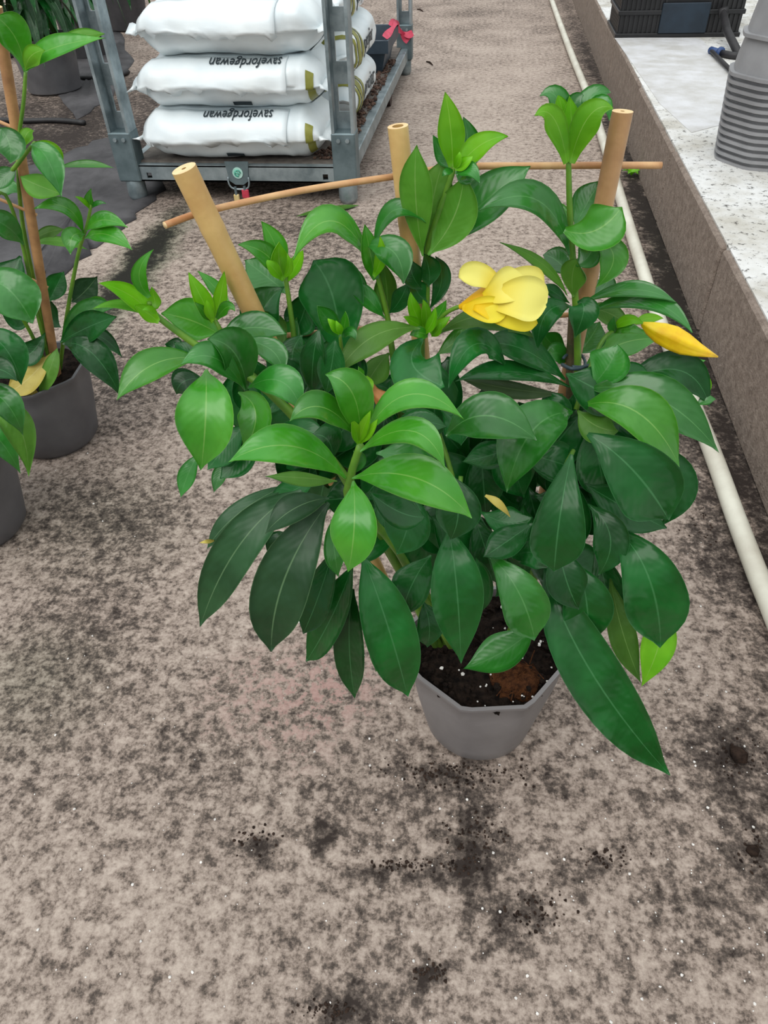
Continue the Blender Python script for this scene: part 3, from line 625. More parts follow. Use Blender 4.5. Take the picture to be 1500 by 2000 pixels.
# leaves inside the crown, behind the outer ones
rr = random.Random(3)
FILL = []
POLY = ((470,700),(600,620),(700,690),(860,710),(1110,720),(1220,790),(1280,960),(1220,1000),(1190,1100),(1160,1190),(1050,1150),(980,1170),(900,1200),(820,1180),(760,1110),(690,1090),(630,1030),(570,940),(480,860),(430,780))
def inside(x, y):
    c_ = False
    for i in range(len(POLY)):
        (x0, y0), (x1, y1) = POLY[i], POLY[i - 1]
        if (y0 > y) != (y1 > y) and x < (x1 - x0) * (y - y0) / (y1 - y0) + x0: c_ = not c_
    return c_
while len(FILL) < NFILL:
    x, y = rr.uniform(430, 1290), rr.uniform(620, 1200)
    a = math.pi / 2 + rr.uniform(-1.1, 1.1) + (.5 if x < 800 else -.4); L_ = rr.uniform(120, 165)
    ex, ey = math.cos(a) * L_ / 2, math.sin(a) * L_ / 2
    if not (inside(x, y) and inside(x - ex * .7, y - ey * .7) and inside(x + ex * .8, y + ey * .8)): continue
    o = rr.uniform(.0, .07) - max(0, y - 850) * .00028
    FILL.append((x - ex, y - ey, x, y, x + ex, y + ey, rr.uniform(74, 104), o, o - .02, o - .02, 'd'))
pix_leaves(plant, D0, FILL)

# the open flower, a closed bud and two small buds
def petmat(name, c1, c2, rough=0.5, trans=0.35):
    m, n, l, b = nm(name); uv = n.new('ShaderNodeUVMap'); sp = n.new('ShaderNodeSeparateXYZ'); l.new(uv.outputs[0], sp.inputs[0])
    r = ramp(n, [(0.0, c1), (0.6, c2)]); l.new(sp.outputs['Y'], r.inputs[0]); l.new(r.outputs[0], b.inputs['Base Color'])
    b.inputs['Roughness'].default_value = rough; b.inputs['Specular IOR Level'].default_value = 0.25
    tr = n.new('ShaderNodeBsdfTranslucent'); l.new(r.outputs[0], tr.inputs['Color']); ms = n.new('ShaderNodeMixShader'); ms.inputs[0].default_value = trans
    l.new(b.outputs[0], ms.inputs[1]); l.new(tr.outputs[0], ms.inputs[2]); l.new(ms.outputs[0], n['Material Output'].inputs['Surface'])
    return m
M_pet = petmat('petal_yellow', hexc(250, 212, 10), hexc(250, 236, 70))
M_petp = petmat('petal_pale', hexc(252, 230, 40), hexc(252, 246, 140))
M_throat = simple('flower_throat', hexc(240, 185, 8), hexc(225, 160, 5), 40, 0.5)
M_bud = simple('bud_yellow', hexc(250, 215, 15), hexc(238, 185, 5), 45, 0.4)
M_budb = simple('bud_brown', hexc(170, 110, 50), hexc(140, 90, 45), 60, 0.6)
flw = MB(); FO = 0.0
def ft(pts): return nodes3([(x, y, o + FO) for (x, y, o) in pts], D0)
cP = spline(ft(((846, 640, .02), (868, 614, .012), (888, 602, .008), (905, 597, .005))), 3)
stalk = MB().tube(cP, [.0022] * len(cP), 7).build('flower_stalk', M_stem_g, plant, True)
tp = ft(((898, 600, .005), (910, 596, .003), (925, 594, 0), (942, 592, 0), (958, 590, 0), (972, 589, 0), (988, 588, 0)))
rad = [px2m(r, tp[i]) for i, r in enumerate((5, 10, 20, 30, 36, 40, 44))]
throat = MB().tube(tp, rad, 20, 0, False).build('flower', M_throat, plant, True)
def petal(b, m, t, wpx, mat, theta, fold=0.1, under=False, curl=0.15):
    P = ft((b, m, t)); return blade('petal', throat, P[0], P[1], P[2], px2m(wpx, P[1]), (mat, mat), theta, under, fold, 'petal', wave=0.10, curl=curl, thick=0.0003)
petal((980, 574, -.01), (942, 540, -.005), (896, 542, -.008), 46, M_petp, 15, 0.15)
petal((950, 582, .01), (1010, 556, .02), (1062, 556, .02), 62, M_petp, 12, 0.1)
petal((945, 590, -.02), (1016, 582, -.035), (1066, 594, -.03), 84, M_petp, 8, -0.1)
petal((925, 600, -.026), (985, 615, -.035), (1048, 634, -.03), 46, M_pet, 10, -0.1)
petal((945, 580, -.018), (985, 562, -.024), (1022, 540, -.012), 66, M_petp, 8, 0.12)
petal((903, 600, -.015), (945, 603, -.030), (990, 610, -.035), 50, M_pet, 8, -0.12)
def budform(pts, radpx, mat, name, twist=0.0, o0=0.0, squash=None, parent=plant):
    P = nodes3([(x, y, o + o0) for x, y, o in pts], D0)
    mb = MB(); seg = 20; R = []; up = Vector((0.1, 0.2, 1))
    for i, p in enumerate(P):
        t = (P[min(i + 1, len(P) - 1)] - P[max(i - 1, 0)]).normalized(); a = t.cross(up).normalized(); c = t.cross(a)
        r = px2m(radpx[i], p)
        R.append([p + (a * math.cos(2 * math.pi * k / seg) + c * math.sin(2 * math.pi * k / seg)) * r * (1 + .13 * math.cos(5 * (2 * math.pi * k / seg) + i * twist)) for k in range(seg)])
    return mb.rings(R, 0, True, True).build(name, mat, parent, True)
budform(((1254, 632, .05), (1268, 640, .048), (1288, 650, .046), (1310, 660, .044), (1334, 672, .042), (1358, 682, .04), (1380, 690, .04), (1402, 697, .04)), (4, 12, 19, 22, 20, 14, 8, 1.5), M_bud, 'flower_bud', 0.5)
for r in ((1200,640,1228,625,1256,632,22,.045,.035,.035,'y','young'), (1202,648,1230,642,1258,652,20,.045,.03,.03,'b','young'), (1198,650,1196,636,1200,618,18,.045,.04,.04,'m','young'), (1240,632,1268,622,1296,622,20,.05,.055,.06,'y','young')):
    pix_leaves(plant, D0, [r], name='sepal')
budform(((712, 738, -.06), (722, 750, -.065), (732, 764, -.07), (744, 776, -.075), (758, 788, -.08), (768, 794, -.08)), (5, 6, 8, 15, 17, 8), M_budb, 'withered_bud', 0.3)
budform(((622, 770, -.075), (612, 776, -.08), (600, 782, -.085), (592, 786, -.085)), (3, 7, 6, 1.5), M_bud, 'flower_bud', 0.3)
for r in ((715,735,722,748,728,764,14,-.06,-.075,-.08,'y','young'), (708,738,704,728,700,716,14,-.06,-.065,-.07,'b','young')): pix_leaves(plant, D0, [r], name='sepal')
# ------------------------------------------------------------------ plants at the left edge
P1 = Vector((-1.065, 1.372, 0)); D1 = P1.dot(FW)
pl1 = thing('potted_plant', 'sparse potted plant with thin brown cane beside the mossy gutter', 'potted plant', P1, None)
make_pot(pl1, P1, 0.108, 0.134, 0.205, math.radians(-62), M_pot2); make_soil(pl1, P1, 0.125, 0.190, math.radians(-62))
M_cane3 = simple('bamboo_weathered', hexc(186, 140, 92), hexc(150, 108, 70), 20, 0.55, bump=0.1, bscale=120)
cane(pl1, at_d(112, 735, D1 - .02), at_d(-8, 12, D1 - .06), 0.0098, 0.0098, M_cane3, nodes_=(0.36,))
def stick1(pts, r=0.0032): return MB().tube(spline(nodes3(pts, D1), 3), r, 7, 0, True, 1).build('cross_stick', [M_stick, M_canecut], pl1, True)
stick1(((-30, 48, -.06), (-3, 60, -.06), (24, 70, -.06))); stick1(((-25, 228, -.05), (18, 246, -.05), (52, 262, -.05)))
stick1(((-30, 376, -.04), (20, 398, -.04), (72, 420, -.04))); stick1(((0, 518, -.03), (50, 540, -.03), (94, 562, -.03)))
for pts in (((105, 735, -.01), (60, 520, -.02), (42, 420, -.03), (35, 300, -.05), (46, 200, -.07), (50, 140, -.07)), ((115, 735, 0), (130, 620, -.01), (152, 500, -.02), (170, 440, -.03), (178, 400, -.03)),
            ((105, 735, -.02), (70, 600, -.04), (42, 470, -.05), (10, 380, -.06), (-20, 395, -.07)), ((100, 735, -.02), (60, 650, -.05), (10, 570, -.1), (-20, 560, -.12)), ((-15, 375, -.05), (22, 335, -.06), (50, 300, -.07), (68, 278, -.08))):
    stem(pl1, pts, .005, .003, M_stem_g, D1)
RL = [(48,140,32,78,-8,32,64,-.07,-.08,-.10,'b','t15 obov'), (52,140,95,98,206,74,36,-.08,-.10,-.12,'b','t40'), (50,138,60,110,88,98,34,-.08,-.11,-.12,'y','U'), (90,92,150,72,205,66,26,-.08,-.09,-.10,'b','U'),
      (60,282,92,310,120,385,52,-.08,-.11,-.13,'m','t15'), (68,278,96,300,112,340,46,-.07,-.08,-.09,'y',''), (40,345,70,360,122,380,48,-.06,-.07,-.08,'b','U'),
      (112,328,165,320,222,328,14,-.02,-.02,-.02,'b','t30'), (0,250,18,280,20,320,60,-.09,-.11,-.12,'m'), (66,256,52,262,44,292,24,-.06,-.07,-.08,'y','U'), (30,330,10,345,-20,372,34,-.06,-.07,-.08,'m'),
      (46,372,80,362,108,372,22,-.04,-.04,-.04,'b'), (-10,382,14,366,40,378,30,-.03,-.02,-.02,'m'),
      (164,460,130,406,66,408,30,-.03,-.05,-.07,'b','t35'), (168,452,200,430,250,445,30,-.03,-.05,-.06,'b','t35'), (166,466,208,458,258,488,36,-.03,-.07,-.09,'b','t30'), (166,458,142,462,138,498,36,-.04,-.08,-.1,'b','t20'),
      (178,405,174,390,178,368,18,-.03,-.03,-.03,'b','young'), (176,408,162,392,146,384,9,-.03,-.04,-.05,'y','young'), (180,405,192,396,208,398,9,-.03,-.04,-.04,'m','young'),
      (60,474,90,455,126,448,24,.0,.0,.01,'m','U'), (62,478,110,470,172,488,18,-.01,-.01,-.01,'b','U'), (46,478,10,440,-30,430,50,-.06,-.1,-.12,'m'),
      (-40,560,10,560,64,632,92,-.18,-.22,-.24,'m','t12 obov'), (-40,650,10,680,42,752,70,-.2,-.24,-.25,'d','t12'), (124,640,180,600,210,590,30,.0,.01,.02,'b'), (120,665,165,610,232,600,40,-.02,-.04,-.05,'m','t20'),
      (118,668,170,640,228,618,56,-.03,-.06,-.08,'d','t15'), (122,672,180,690,236,775,60,-.05,-.10,-.12,'d','t10 f.12'), (112,680,98,720,74,784,30,-.06,-.09,-.10,'m','U'), (100,690,55,740,12,770,50,-.06,-.10,-.12,'o','t20'),
      (60,740,55,770,62,790,40,-.09,-.11,-.12,'o','t10'), (128,655,190,655,238,698,34,.02,.03,.03,'d','t20'), (95,590,110,560,125,530,40,.02,.03,.04,'d'), (80,560,90,610,120,640,40,.02,.02,.02,'d'),
      (140,590,165,570,190,540,50,.04,.05,.06,'g','t10'), (60,620,30,620,0,600,50,-.03,-.05,-.07,'d'), (40,500,20,540,-10,560,60,-.05,-.08,-.1,'d'), (88,650,60,690,30,700,44,-.05,-.07,-.08,'d')]
pix_leaves(pl1, D1, RL)

P2 = Vector((-1.085, 1.03, 0)); D2 = P2.dot(FW)
pl2 = thing('potted_plant', 'grey pot with drooping striped leaf in front of the sparse potted plant', 'potted plant', P2, None)
make_pot(pl2, P2, 0.105, 0.134, 0.205, math.radians(-62), M_pot2); make_soil(pl2, P2, 0.125, 0.190, math.radians(-62))
stem(pl2, ((-45, 980, 0), (-50, 860, 0), (-40, 760, -.01)), .005, .003, M_stem_g, D2)
pix_leaves(pl2, D2, [(-40,790,30,820,56,930,60,-.02,-.08,-.10,'m','t15 U'), (-50,760,5,780,45,850,56,-.03,-.09,-.10,'m','t15'), (-60,830,-10,850,40,925,50,-.0,-.03,-.04,'m','t15'), (-50,740,-10,720,34,745,50,-.02,-.06,-.08,'d'),
                     (-50,770,-60,720,-90,700,60,-.02,-.03,-.03,'d'), (-50,800,-90,830,-130,900,60,-.02,-.03,-.03,'d')])

# plants far behind at the left, in dark pots
M_pot3 = simple('black_pot_plastic', hexc(72, 70, 72), hexc(58, 57, 60), 10, 0.6)
def far_plant(px, py, rb, rt, h, label, nleaf, hh, spread, kinds, seed, sq=False, leafl=0.35, mat=None):
    g = random.Random(seed); P = at_z(px, py); P = Vector((P.x, P.y + rb, 0))
    t = thing('potted_plant', label, 'potted plant', P)
    make_pot(t, P, rb, rt, h, 0.3, mat or M_pot3); make_soil(t, P, rt * .93, h - .015, 0.3)
    for i in range(nleaf):
        a = g.uniform(0, 6.283); z = h + g.uniform(0.0, hh); r = g.uniform(0.02, 0.10)
        b = P + Vector((math.cos(a) * r, math.sin(a) * r, z)); L_ = leafl * g.uniform(.7, 1.2); k = g.uniform(.5, 1) * spread
        m = b + Vector((math.cos(a) * k * L_ * .6, math.sin(a) * k * L_ * .6, L_ * g.uniform(.0, .25))); e = b + Vector((math.cos(a) * k * L_, math.sin(a) * k * L_, -L_ * g.uniform(.1, .7)))
        blade('leaf', t, b, m, e, g.uniform(.05, .085), LM[g.choice(kinds)], 5, False, 0.15, 'long', facing=(0, 0, 1))
    for i in range(4):
        a = i * 1.57 + .4
        MB().tube([P + Vector((math.cos(a) * .02, math.sin(a) * .02, h - .02)), P + Vector((math.cos(a) * .05, math.sin(a) * .05, h + hh * .5)), P + Vector((math.cos(a) * .09, math.sin(a) * .09, h + hh))], .007, 6).build('stem', M_stem_g, t, True)
    return t
far_plant(85, 190, .17, .20, .30, 'leafy dark plant in square-looking grey pot behind the brown cane', 60, .42, .75, 'ddg', 1, leafl=.42, mat=M_pot2)
far_plant(158, 118, .15, .17, .26, 'leafy plant in small grey pot between trolley post and big leafy plant', 44, .40, .6, 'ddg', 2, leafl=.40)
far_plant(236, 64, .17, .20, .30, 'dark plant in black pot behind the sacks on the trolley', 40, .42, .7, 'ddm', 3, leafl=.4)
far_plant(-25, 120, .17, .20, .30, 'dark plant in black pot almost hidden by the brown cane', 50, .55, .75, 'ddg', 4, leafl=.45)
far_plant(110, 20, .18, .20, .30, 'dense dark plant standing furthest back behind the grey pots', 60, .55, .9, 'ddg', 5, leafl=.5)
# black ground-cover fabric and hoses on the left
M_mat = simple('weed_fabric', hexc(84, 82, 84), hexc(50, 48, 50), 4, 0.8, bump=0.6, bscale=9, detail=6)
def mat_sheet(poly, label, seed):
    g = random.Random(seed); P = [at_z(x, y) for x, y in poly]; n_ = len(P); c_ = sum(P, Vector()) / n_
    R = []
    Q = []
    for i in range(n_):
        for k in range(6): Q.append(P[i].lerp(P[(i + 1) % n_], k / 6) + Vector((g.uniform(-.02, .02), g.uniform(-.02, .02), 0)))
    R.append([(p.x, p.y, -0.002) for p in Q]); R.append([(p.x, p.y, 0.003 + g.uniform(0, .004)) for p in Q])
    for s_ in (.85, .65, .45, .25): R.append([((c_ + (p - c_) * s_).x, (c_ + (p - c_) * s_).y, 0.004 + g.uniform(0, .014)) for p in Q])
    R.append([(c_.x, c_.y, .006)] * len(Q))
    o = MB().rings(R, 0, True, False).build('ground_fabric', M_mat, None, True); tag(o, label, 'ground cover'); return o
mat_sheet(((-60, 360), (112, 308), (222, 262), (285, 300), (318, 372), (250, 440), (180, 490), (110, 545), (30, 600), (-60, 640)), 'dark grey ground fabric left of the trolley by the gutter', 1)
mat_sheet(((120, 95), (230, 60), (262, 120), (215, 190), (150, 235), (100, 175)), 'dark grey ground fabric behind the near left trolley post', 2)
M_hose = simple('black_hose', hexc(42, 40, 42), hexc(28, 27, 28), 15, 0.55)
def hose(pts, r, label, mat=None, z=None):
    o = MB().tube(spline([at_z(x, y, r if z is None else z) for x, y in pts], 4), r, 8).build('hose', mat or M_hose, None, True); tag(o, label, 'hose'); return o
hose(((-40, 232), (40, 236), (110, 235), (165, 240)), .014, 'black hose on the ground left of the trolley post')
hose(((100, 158), (150, 153), (215, 152), (250, 140)), .016, 'black hose on the ground beside the far grey pots')

# ------------------------------------------------------------------ galvanised trolley
M_galv = simple('galvanised_steel', hexc(168, 180, 184), hexc(120, 134, 138), 12, 0.42, 0.55, bump=0.08, bscale=40, detail=6)
M_galvd = simple('galvanised_steel_dull', hexc(116, 132, 136), hexc(92, 108, 112), 12, 0.5, 0.45)
M_rub = simple('castor_rubber', hexc(70, 48, 42), hexc(45, 32, 30), 20, 0.7)
TY = 3.05; XL, XR = -1.50, -0.575; TB = 5.30
tr = thing('plant_trolley', 'galvanised steel trolley with four posts carrying white sacks', 'trolley', ((XL + XR) / 2, TY, 0))
def post(cx, cy, top, face=-1):
    """C-shaped post with punched slots between bridges, its lower part in a sleeve"""
    w_, d_ = .045, .04; mb = MB()
    mb.box((cx - w_, cy - d_, .26), (cx - w_ + .012, cy + d_, top)); mb.box((cx + w_ - .012, cy - d_, .26), (cx + w_, cy + d_, top))
    mb.box((cx - w_ + .012, cy + d_ - .012, .26), (cx - w_ + .024, cy + d_, top)); mb.box((cx + w_ - .024, cy + d_ - .012, .26), (cx + w_ - .012, cy + d_, top))
    z = .26
    while z < top - .1:
        mb.box((cx - w_ + .024, cy + d_ - .012, z), (cx + w_ - .024, cy + d_, z + .075)); z += .17
    p = mb.build('post', M_galv, tr)
    s = MB().box((cx - w_ - .003, cy - d_ - .003, .085), (cx + w_ + .003, cy + d_ + .003, .275), 0, .005).build('post_sleeve', M_galvd, tr)
    f = MB().tube([(cx, cy, .0), (cx, cy, .02), (cx, cy, .15)], [.032, .040, .038], 12).build('post_foot', M_galv, tr, True)
    for k in (-1, 1): MB().tube([(cx + k * .018, cy - d_ - .012, .25), (cx + k * .018, cy - d_ - .004, .25)], .008, 8).build('bolt', M_galv, tr)
post(XL, TY, 1.55); post(XR, TY, 1.55); post(XL, TB, 1.55); post(XR, TB, 1.55)
HX = (XL + .085, XR - .085); mb = MB()
xs = [XL + .04] + [v for h_ in HX for v in (h_ - .011, h_ + .011)] + [XR - .04]
for i in range(5):
    if i in (1, 3):
        mb.box((xs[i], TY - .03, .085), (xs[i + 1], TY - .022, .097)); mb.box((xs[i], TY - .03, .119), (xs[i + 1], TY - .022, .148))
    else: mb.box((xs[i], TY - .03, .085), (xs[i + 1], TY - .022, .148))
mb.box((XL + .04, TY - .03, .143), (XR - .04, TY + .05, .150)); mb.box((XL + .04, TY - .03, .085), (XR - .04, TY + .02, .091))
mb.build('front_rail', M_galv, tr)
for X in (XL, XR): MB().box((X - .022, TY + .04, .085), (X + .022, TB, .150), 0, .004).build('side_rail', M_galv, tr)
MB().box((XL + .02, TB - .03, .085), (XR - .02, TB + .02, .15), 0, .004).build('rear_rail', M_galv, tr)
M_deck = simple('trolley_deck', hexc(120, 112, 104), hexc(84, 76, 70), 18, 0.8, 0.1)
MB().box((XL + .02, TY + .0, .140), (XR - .02, TB, .156)).build('deck', M_deck, tr)
for X, Y in ((XL + .14, TY + .22), (XR - .02, TY + .16), (XL + .1, TB - .75), (XR - .02, TB - .75)):
    MB().tube([(X - .018, Y, .062), (X + .018, Y, .062)], .062, 20).build('castor_wheel', M_rub, tr, False)
    MB().box((X - .03, Y - .03, .10), (X - .022, Y + .03, .14)).box((X + .022, Y - .03, .10), (X + .03, Y + .03, .14)).box((X - .03, Y - .03, .128), (X + .03, Y + .03, .142)).tube([(X - .032, Y, .075), (X + .032, Y, .075)], .008, 8).box((X - .03, Y - .012, .06), (X - .022, Y + .012, .11)).box((X + .022, Y - .012, .06), (X + .03, Y + .012, .11)).build('castor_fork', M_galvd, tr)
# badge plate with its round green sticker, the ring and two tags below it
bp_ = at_y(465, 338, TY - .032)
pl = [(-.050, .045), (.050, .045), (.040, -.030), (.018, -.045), (-.018, -.045), (-.040, -.030)]
v_ = [(bp_.x + a, TY - .030, bp_.z + b) for a, b in pl] + [(bp_.x + a, TY - .036, bp_.z + b) for a, b in pl]
badge = mesh_obj('badge_plate', v_, [tuple(range(6)), tuple(range(6, 12))[::-1]] + [(i, 6 + i, 6 + (i + 1) % 6, (i + 1) % 6) for i in range(6)], M_galvd, tr, None, False)
M_green = simple('sticker_green', hexc(40, 150, 125), hexc(120, 205, 180), 60, 0.4)
M_white = simple('sticker_white', hexc(190, 225, 215), hexc(160, 210, 195), 30, 0.4)
MB().tube([(bp_.x, TY - .039, bp_.z + .002), (bp_.x, TY - .0355, bp_.z + .002)], .022, 18).build('round_sticker', M_white, badge, False)
mb = MB(); c_ = Vector((bp_.x, TY - .041, bp_.z + .002))
mb.tube([c_ + Vector((math.cos(a) * .012, 0, math.sin(a) * .012)) for a in [i * .5 for i in range(11)]], .0028, 6)
mb.tube([c_ + Vector((-.008, 0, .006)), c_ + Vector((.008, 0, -.006))], .003, 6); mb.build('sticker_emblem', M_green, badge, True)
rp = [(bp_.x - .045, TY - .034, bp_.z - .015), (bp_.x - .045, TY - .038, bp_.z - .040), (bp_.x - .028, TY - .038, bp_.z - .060), (bp_.x + .028, TY - .038, bp_.z - .060), (bp_.x + .042, TY - .038, bp_.z - .040), (bp_.x + .042, TY - .034, bp_.z - .015)]
MB().tube(spline(rp, 3), .004, 7).build('ring', M_galv, badge, True)
M_tagr = simple('tag_red', hexc(200, 60, 80), hexc(170, 45, 65), 30, 0.6); M_tagc = simple('tag_cream', hexc(222, 205, 150), hexc(205, 180, 120), 30, 0.6); M_tagp = simple('tag_peach', hexc(220, 170, 125), hexc(200, 150, 90), 30, 0.6)
zt = bp_.z - .052
MB().box((bp_.x - .032, TY - .046, zt - .10), (bp_.x - .008, TY - .034, zt - .03), 0, .003).build('hanging_tag', M_tagc, tr)
MB().tube([(bp_.x - .02, TY - .04, zt), (bp_.x - .02, TY - .04, zt - .04)], .006, 7).build('hook', M_galvd, tr)
h2 = MB().box((bp_.x + .006, TY - .046, zt - .045), (bp_.x + .036, TY - .034, zt - .01), 0, .003).build('hanging_tag', M_tagr, tr)
MB().box((bp_.x + .010, TY - .0455, zt - .11), (bp_.x + .034, TY - .0345, zt - .045), 0, .003).build('hanging_tag', M_tagp, tr)
MB().tube([(bp_.x + .02, TY - .04, zt + .003), (bp_.x + .02, TY - .04, zt - .02)], .006, 7).build('hook', M_galvd, tr)

# ------------------------------------------------------------------ white sacks
M_sack = simple('white_sack_film', hexc(240, 247, 248), hexc(228, 238, 242), 5, 0.32, bump=0.25, bscale=7)
M_olive = simple('sack_print_olive', hexc(150, 150, 70), hexc(128, 130, 48), 20, 0.4)
M_ink = simple('sack_print_ink', hexc(40, 52, 58), None, 20, 0.5)
def sfun(u, v, seed):      # wrinkles
    return .006 * math.sin(2.2 * u + 2 * v + seed) * math.sin(3 * v + 2 * seed) + .0025 * math.sin(9 * u - 6 * v + seed * 2) * math.sin(2.1 * u + seed)
def sack_point(L, b, c, u, an, seed, flap=True):
    """surface of a filled sack; u runs along its length -1..1, an around its girth"""
    e = 1 - max(0, abs(u) - .80) / .20 if abs(u) > .80 else 1.0
    th = max(0.0, e) ** .55; th = .10 + .90 * th
    wd = .90 + .10 * (1 - abs(u) ** 6)
    ca, sa = math.cos(an), math.sin(an); n_ = 3.4
    k = (abs(ca) ** n_ + abs(sa) ** n_) ** (-1 / n_)
    y = b * ca * k * wd * (1 - .12 * (1 - th)); z = c * sa * k * th
    w_ = sfun(u * 2.2, an, seed) * (.6 + .8 * abs(u))
    y += ca * w_; z += sa * w_
    if flap and ca < -.25:
        lip = -.04 + .05 * math.sin(3.1 * u + seed) + .03 * math.sin(9 * u + 2 * seed)      # the flap's lower edge hangs over the lower half
        if sa < lip: y += .034 * min(1, (lip - sa) * 22) + .020 * (lip - sa)
        if u > .66 + .05 * math.sin(seed) + .04 * sa: y += .014
        if u < -.80 and sa > lip: y += .010
    return Vector((u * L, y, z))
def sack(center, L, b, c, label, seed, rz=0.0, tilt=0.0, text=None, flap=True):
    t = thing('sack', label, 'sack', center, 'white sacks piled on the trolley'); t.rotation_euler = (tilt, 0, rz); MX = Matrix.Translation(Vector(center)) @ Matrix.Rotation(rz, 4, 'Z') @ Matrix.Rotation(tilt, 4, 'X')
    us = [-1, -.985, -.96, -.93, -.90, -.87, -.84, -.81, -.79] + [-.75 + i * .05 for i in range(31)] + [.79, .81, .84, .87, .90, .93, .96, .985, 1]
    seg = 88
    R = [[MX @ sack_point(L, b, c, u, 2 * math.pi * (k + .25) / seg, seed, flap) for k in range(seg)] for u in us]
    bd = MB().rings(R, 0, True, True); body = bd.build('sack_body', M_sack, None, True); body.parent = t; body.matrix_parent_inverse = MX.inverted()
    # flat welded seam at each end
    for s_ in (-1, 1):
        mb = MB(); row = []
        for k in range(15):
            yy = -b * .86 + 2 * b * .86 * k / 14; zz = .004 * math.sin(k * 1.7 + seed)
            row.append((yy, zz))
        RR = []
        for (xo, th) in ((.0, .008), (.018, .003), (.036, .0015)):
            RR.append([MX @ Vector((s_ * (L * .992 + xo), y, z + th + xo * .5 * math.sin(y * 20 + seed))) for y, z in row] + [MX @ Vector((s_ * (L * .992 + xo), y, z - th + xo * .5 * math.sin(y * 20 + seed))) for y, z in reversed(row)])
        o = mb.rings(RR, 0, True, True).build('end_seam', M_sack, None, True); o.parent = t; o.matrix_parent_inverse = MX.inverted()
    def surf(x, an, lift): 
        p = sack_point(L, b, c, x / L, an, seed, flap); q = sack_point(L, b, c, x / L, an + .01, seed, flap); q2 = sack_point(L, b, c, min(.99, x / L + .01), an, seed, flap)
        nrm = (q - p).cross(q2 - p).normalized()
        ctr = Vector((x, 0, 0))
        if nrm.dot(p - ctr) < 0: nrm = -nrm
        return MX @ (p + nrm * lift)
    def lettering(txt, x0, an0, size, flipx=1, kx=1.0):
        cu = bpy.data.curves.new('lettering', 'FONT'); cu.body = txt; cu.size = size; cu.align_x = 'CENTER'; cu.align_y = 'CENTER'; cu.extrude = 0.0008; cu.resolution_u = 2
        tmp = bpy.data.objects.new('lettering', cu); C.objects.link(tmp)
        dg = bpy.context.evaluated_depsgraph_get(); me = bpy.data.meshes.new_from_object(tmp.evaluated_get(dg)); bpy.data.objects.remove(tmp)
        rg = (b + c) * .5
        for v in me.vertices:
            x = x0 + flipx * v.co.x * kx; an = an0 - flipx * v.co.y / c * .75
            p = surf(x, an, (.0095 if flap else .0040) + v.co.z); v.co = p
        me.materials.clear(); me.materials.append(M_ink)
        o = bpy.data.objects.new('printed_lettering', me); C.objects.link(o); o.parent = t; o.matrix_parent_inverse = MX.inverted(); return o
    def patch(x0, x1, a0_, a1_, mat, name, bend=0.0):
        nx, na = 6, 14; G = []
        for i in range(na + 1):
            an = a0_ + (a1_ - a0_) * i / na; sh = bend * math.sin(math.pi * i / na)
            G.append([surf(x0 + (x1 - x0) * j / nx + sh, an, .0035) for j in range(nx + 1)])
        vv = [p for r in G for p in r]; ff = []
        for i in range(na):
            for j in range(nx): q = i * (nx + 1) + j; ff.append((q, q + 1, q + nx + 2, q + nx + 1))
        o = mesh_obj(name, vv, ff, mat, None); o.parent = t; o.matrix_parent_inverse = MX.inverted(); return o
    if flap:
        nx, na = 26, 10; x0_, x1_ = -L * .93, L * (.62 + .06 * math.sin(seed)); G = []
        for lay in (0, 1):
            for i in range(na + 1):
                f_ = i / na
                for j in range(nx + 1):
                    uu = j / nx; xx = x0_ + (x1_ - x0_) * uu
                    low = PI + .04 + .07 * math.sin(3.1 * uu * 2 + seed) + .05 * math.sin(11 * uu + seed * 2) + .10 * (max(0, abs(uu - .5) - .38) / .12)
                    G.append(surf(xx, PI - 1.0 + (low - PI + 1.0) * f_, .0025 + .016 * f_ ** 2 + (.0025 if lay else 0) + .003 * f_ * math.sin(17 * uu + seed)))
        M1 = (na + 1) * (nx + 1); ff = []
        for i in range(na):
            for j in range(nx):
                q = i * (nx + 1) + j; ff.append((q, q + nx + 1, q + nx + 2, q + 1)); ff.append((M1 + q, M1 + q + 1, M1 + q + nx + 2, M1 + q + nx + 1))
        ed = [j for j in range(nx + 1)] + [i * (nx + 1) + nx for i in range(1, na + 1)] + [na * (nx + 1) + j for j in range(nx - 1, -1, -1)] + [i * (nx + 1) for i in range(na - 1, 0, -1)]
        for i in range(len(ed)): ff.append((ed[i], ed[(i + 1) % len(ed)], M1 + ed[(i + 1) % len(ed)], M1 + ed[i]))
        o = mesh_obj('flap', G, ff, M_sack, None); o.parent = t; o.matrix_parent_inverse = MX.inverted()
    if text: text(lettering, patch)
    return t
PI = math.pi
def front_print(dx):
    def f(lettering, patch):
        lettering('savefordgewan', .03 + dx, PI - .80, .048, -1, 1.0)
        patch(dx - .045, dx + .03, PI + .52, PI + .66, M_ink, 'barcode')
        patch(.318, .346, PI * .80, PI * 1.25, M_olive, 'olive_stripe')
    return f
def side_print(lettering, patch):
    lettering('projar', .02, PI * .98, .125, 1, .92)
    patch(-.31, -.26, PI * .62, PI * 1.38, M_olive, 'olive_stripe', .04); patch(-.24, -.20, PI * .62, PI * 1.38, M_olive, 'olive_stripe', .04); patch(-.35, -.335, PI * .62, PI * 1.38, M_olive, 'olive_stripe', .05)
# front pile: three sacks lying across
sack((-1.045, 3.225, .247), .375, .235, .097, 'white sack at the bottom of the front pile on the trolley', 1.0, 0.0, 0, front_print(.02))
sack((-1.030, 3.245, .427), .375, .235, .092, 'white sack in the middle of the front pile on the trolley', 2.3, 0.0, 0, front_print(.06))
sack((-1.005, 3.262, .607), .355, .235, .095, 'white sack on top of the front pile on the trolley', 4.1, 0.0, 0, None)
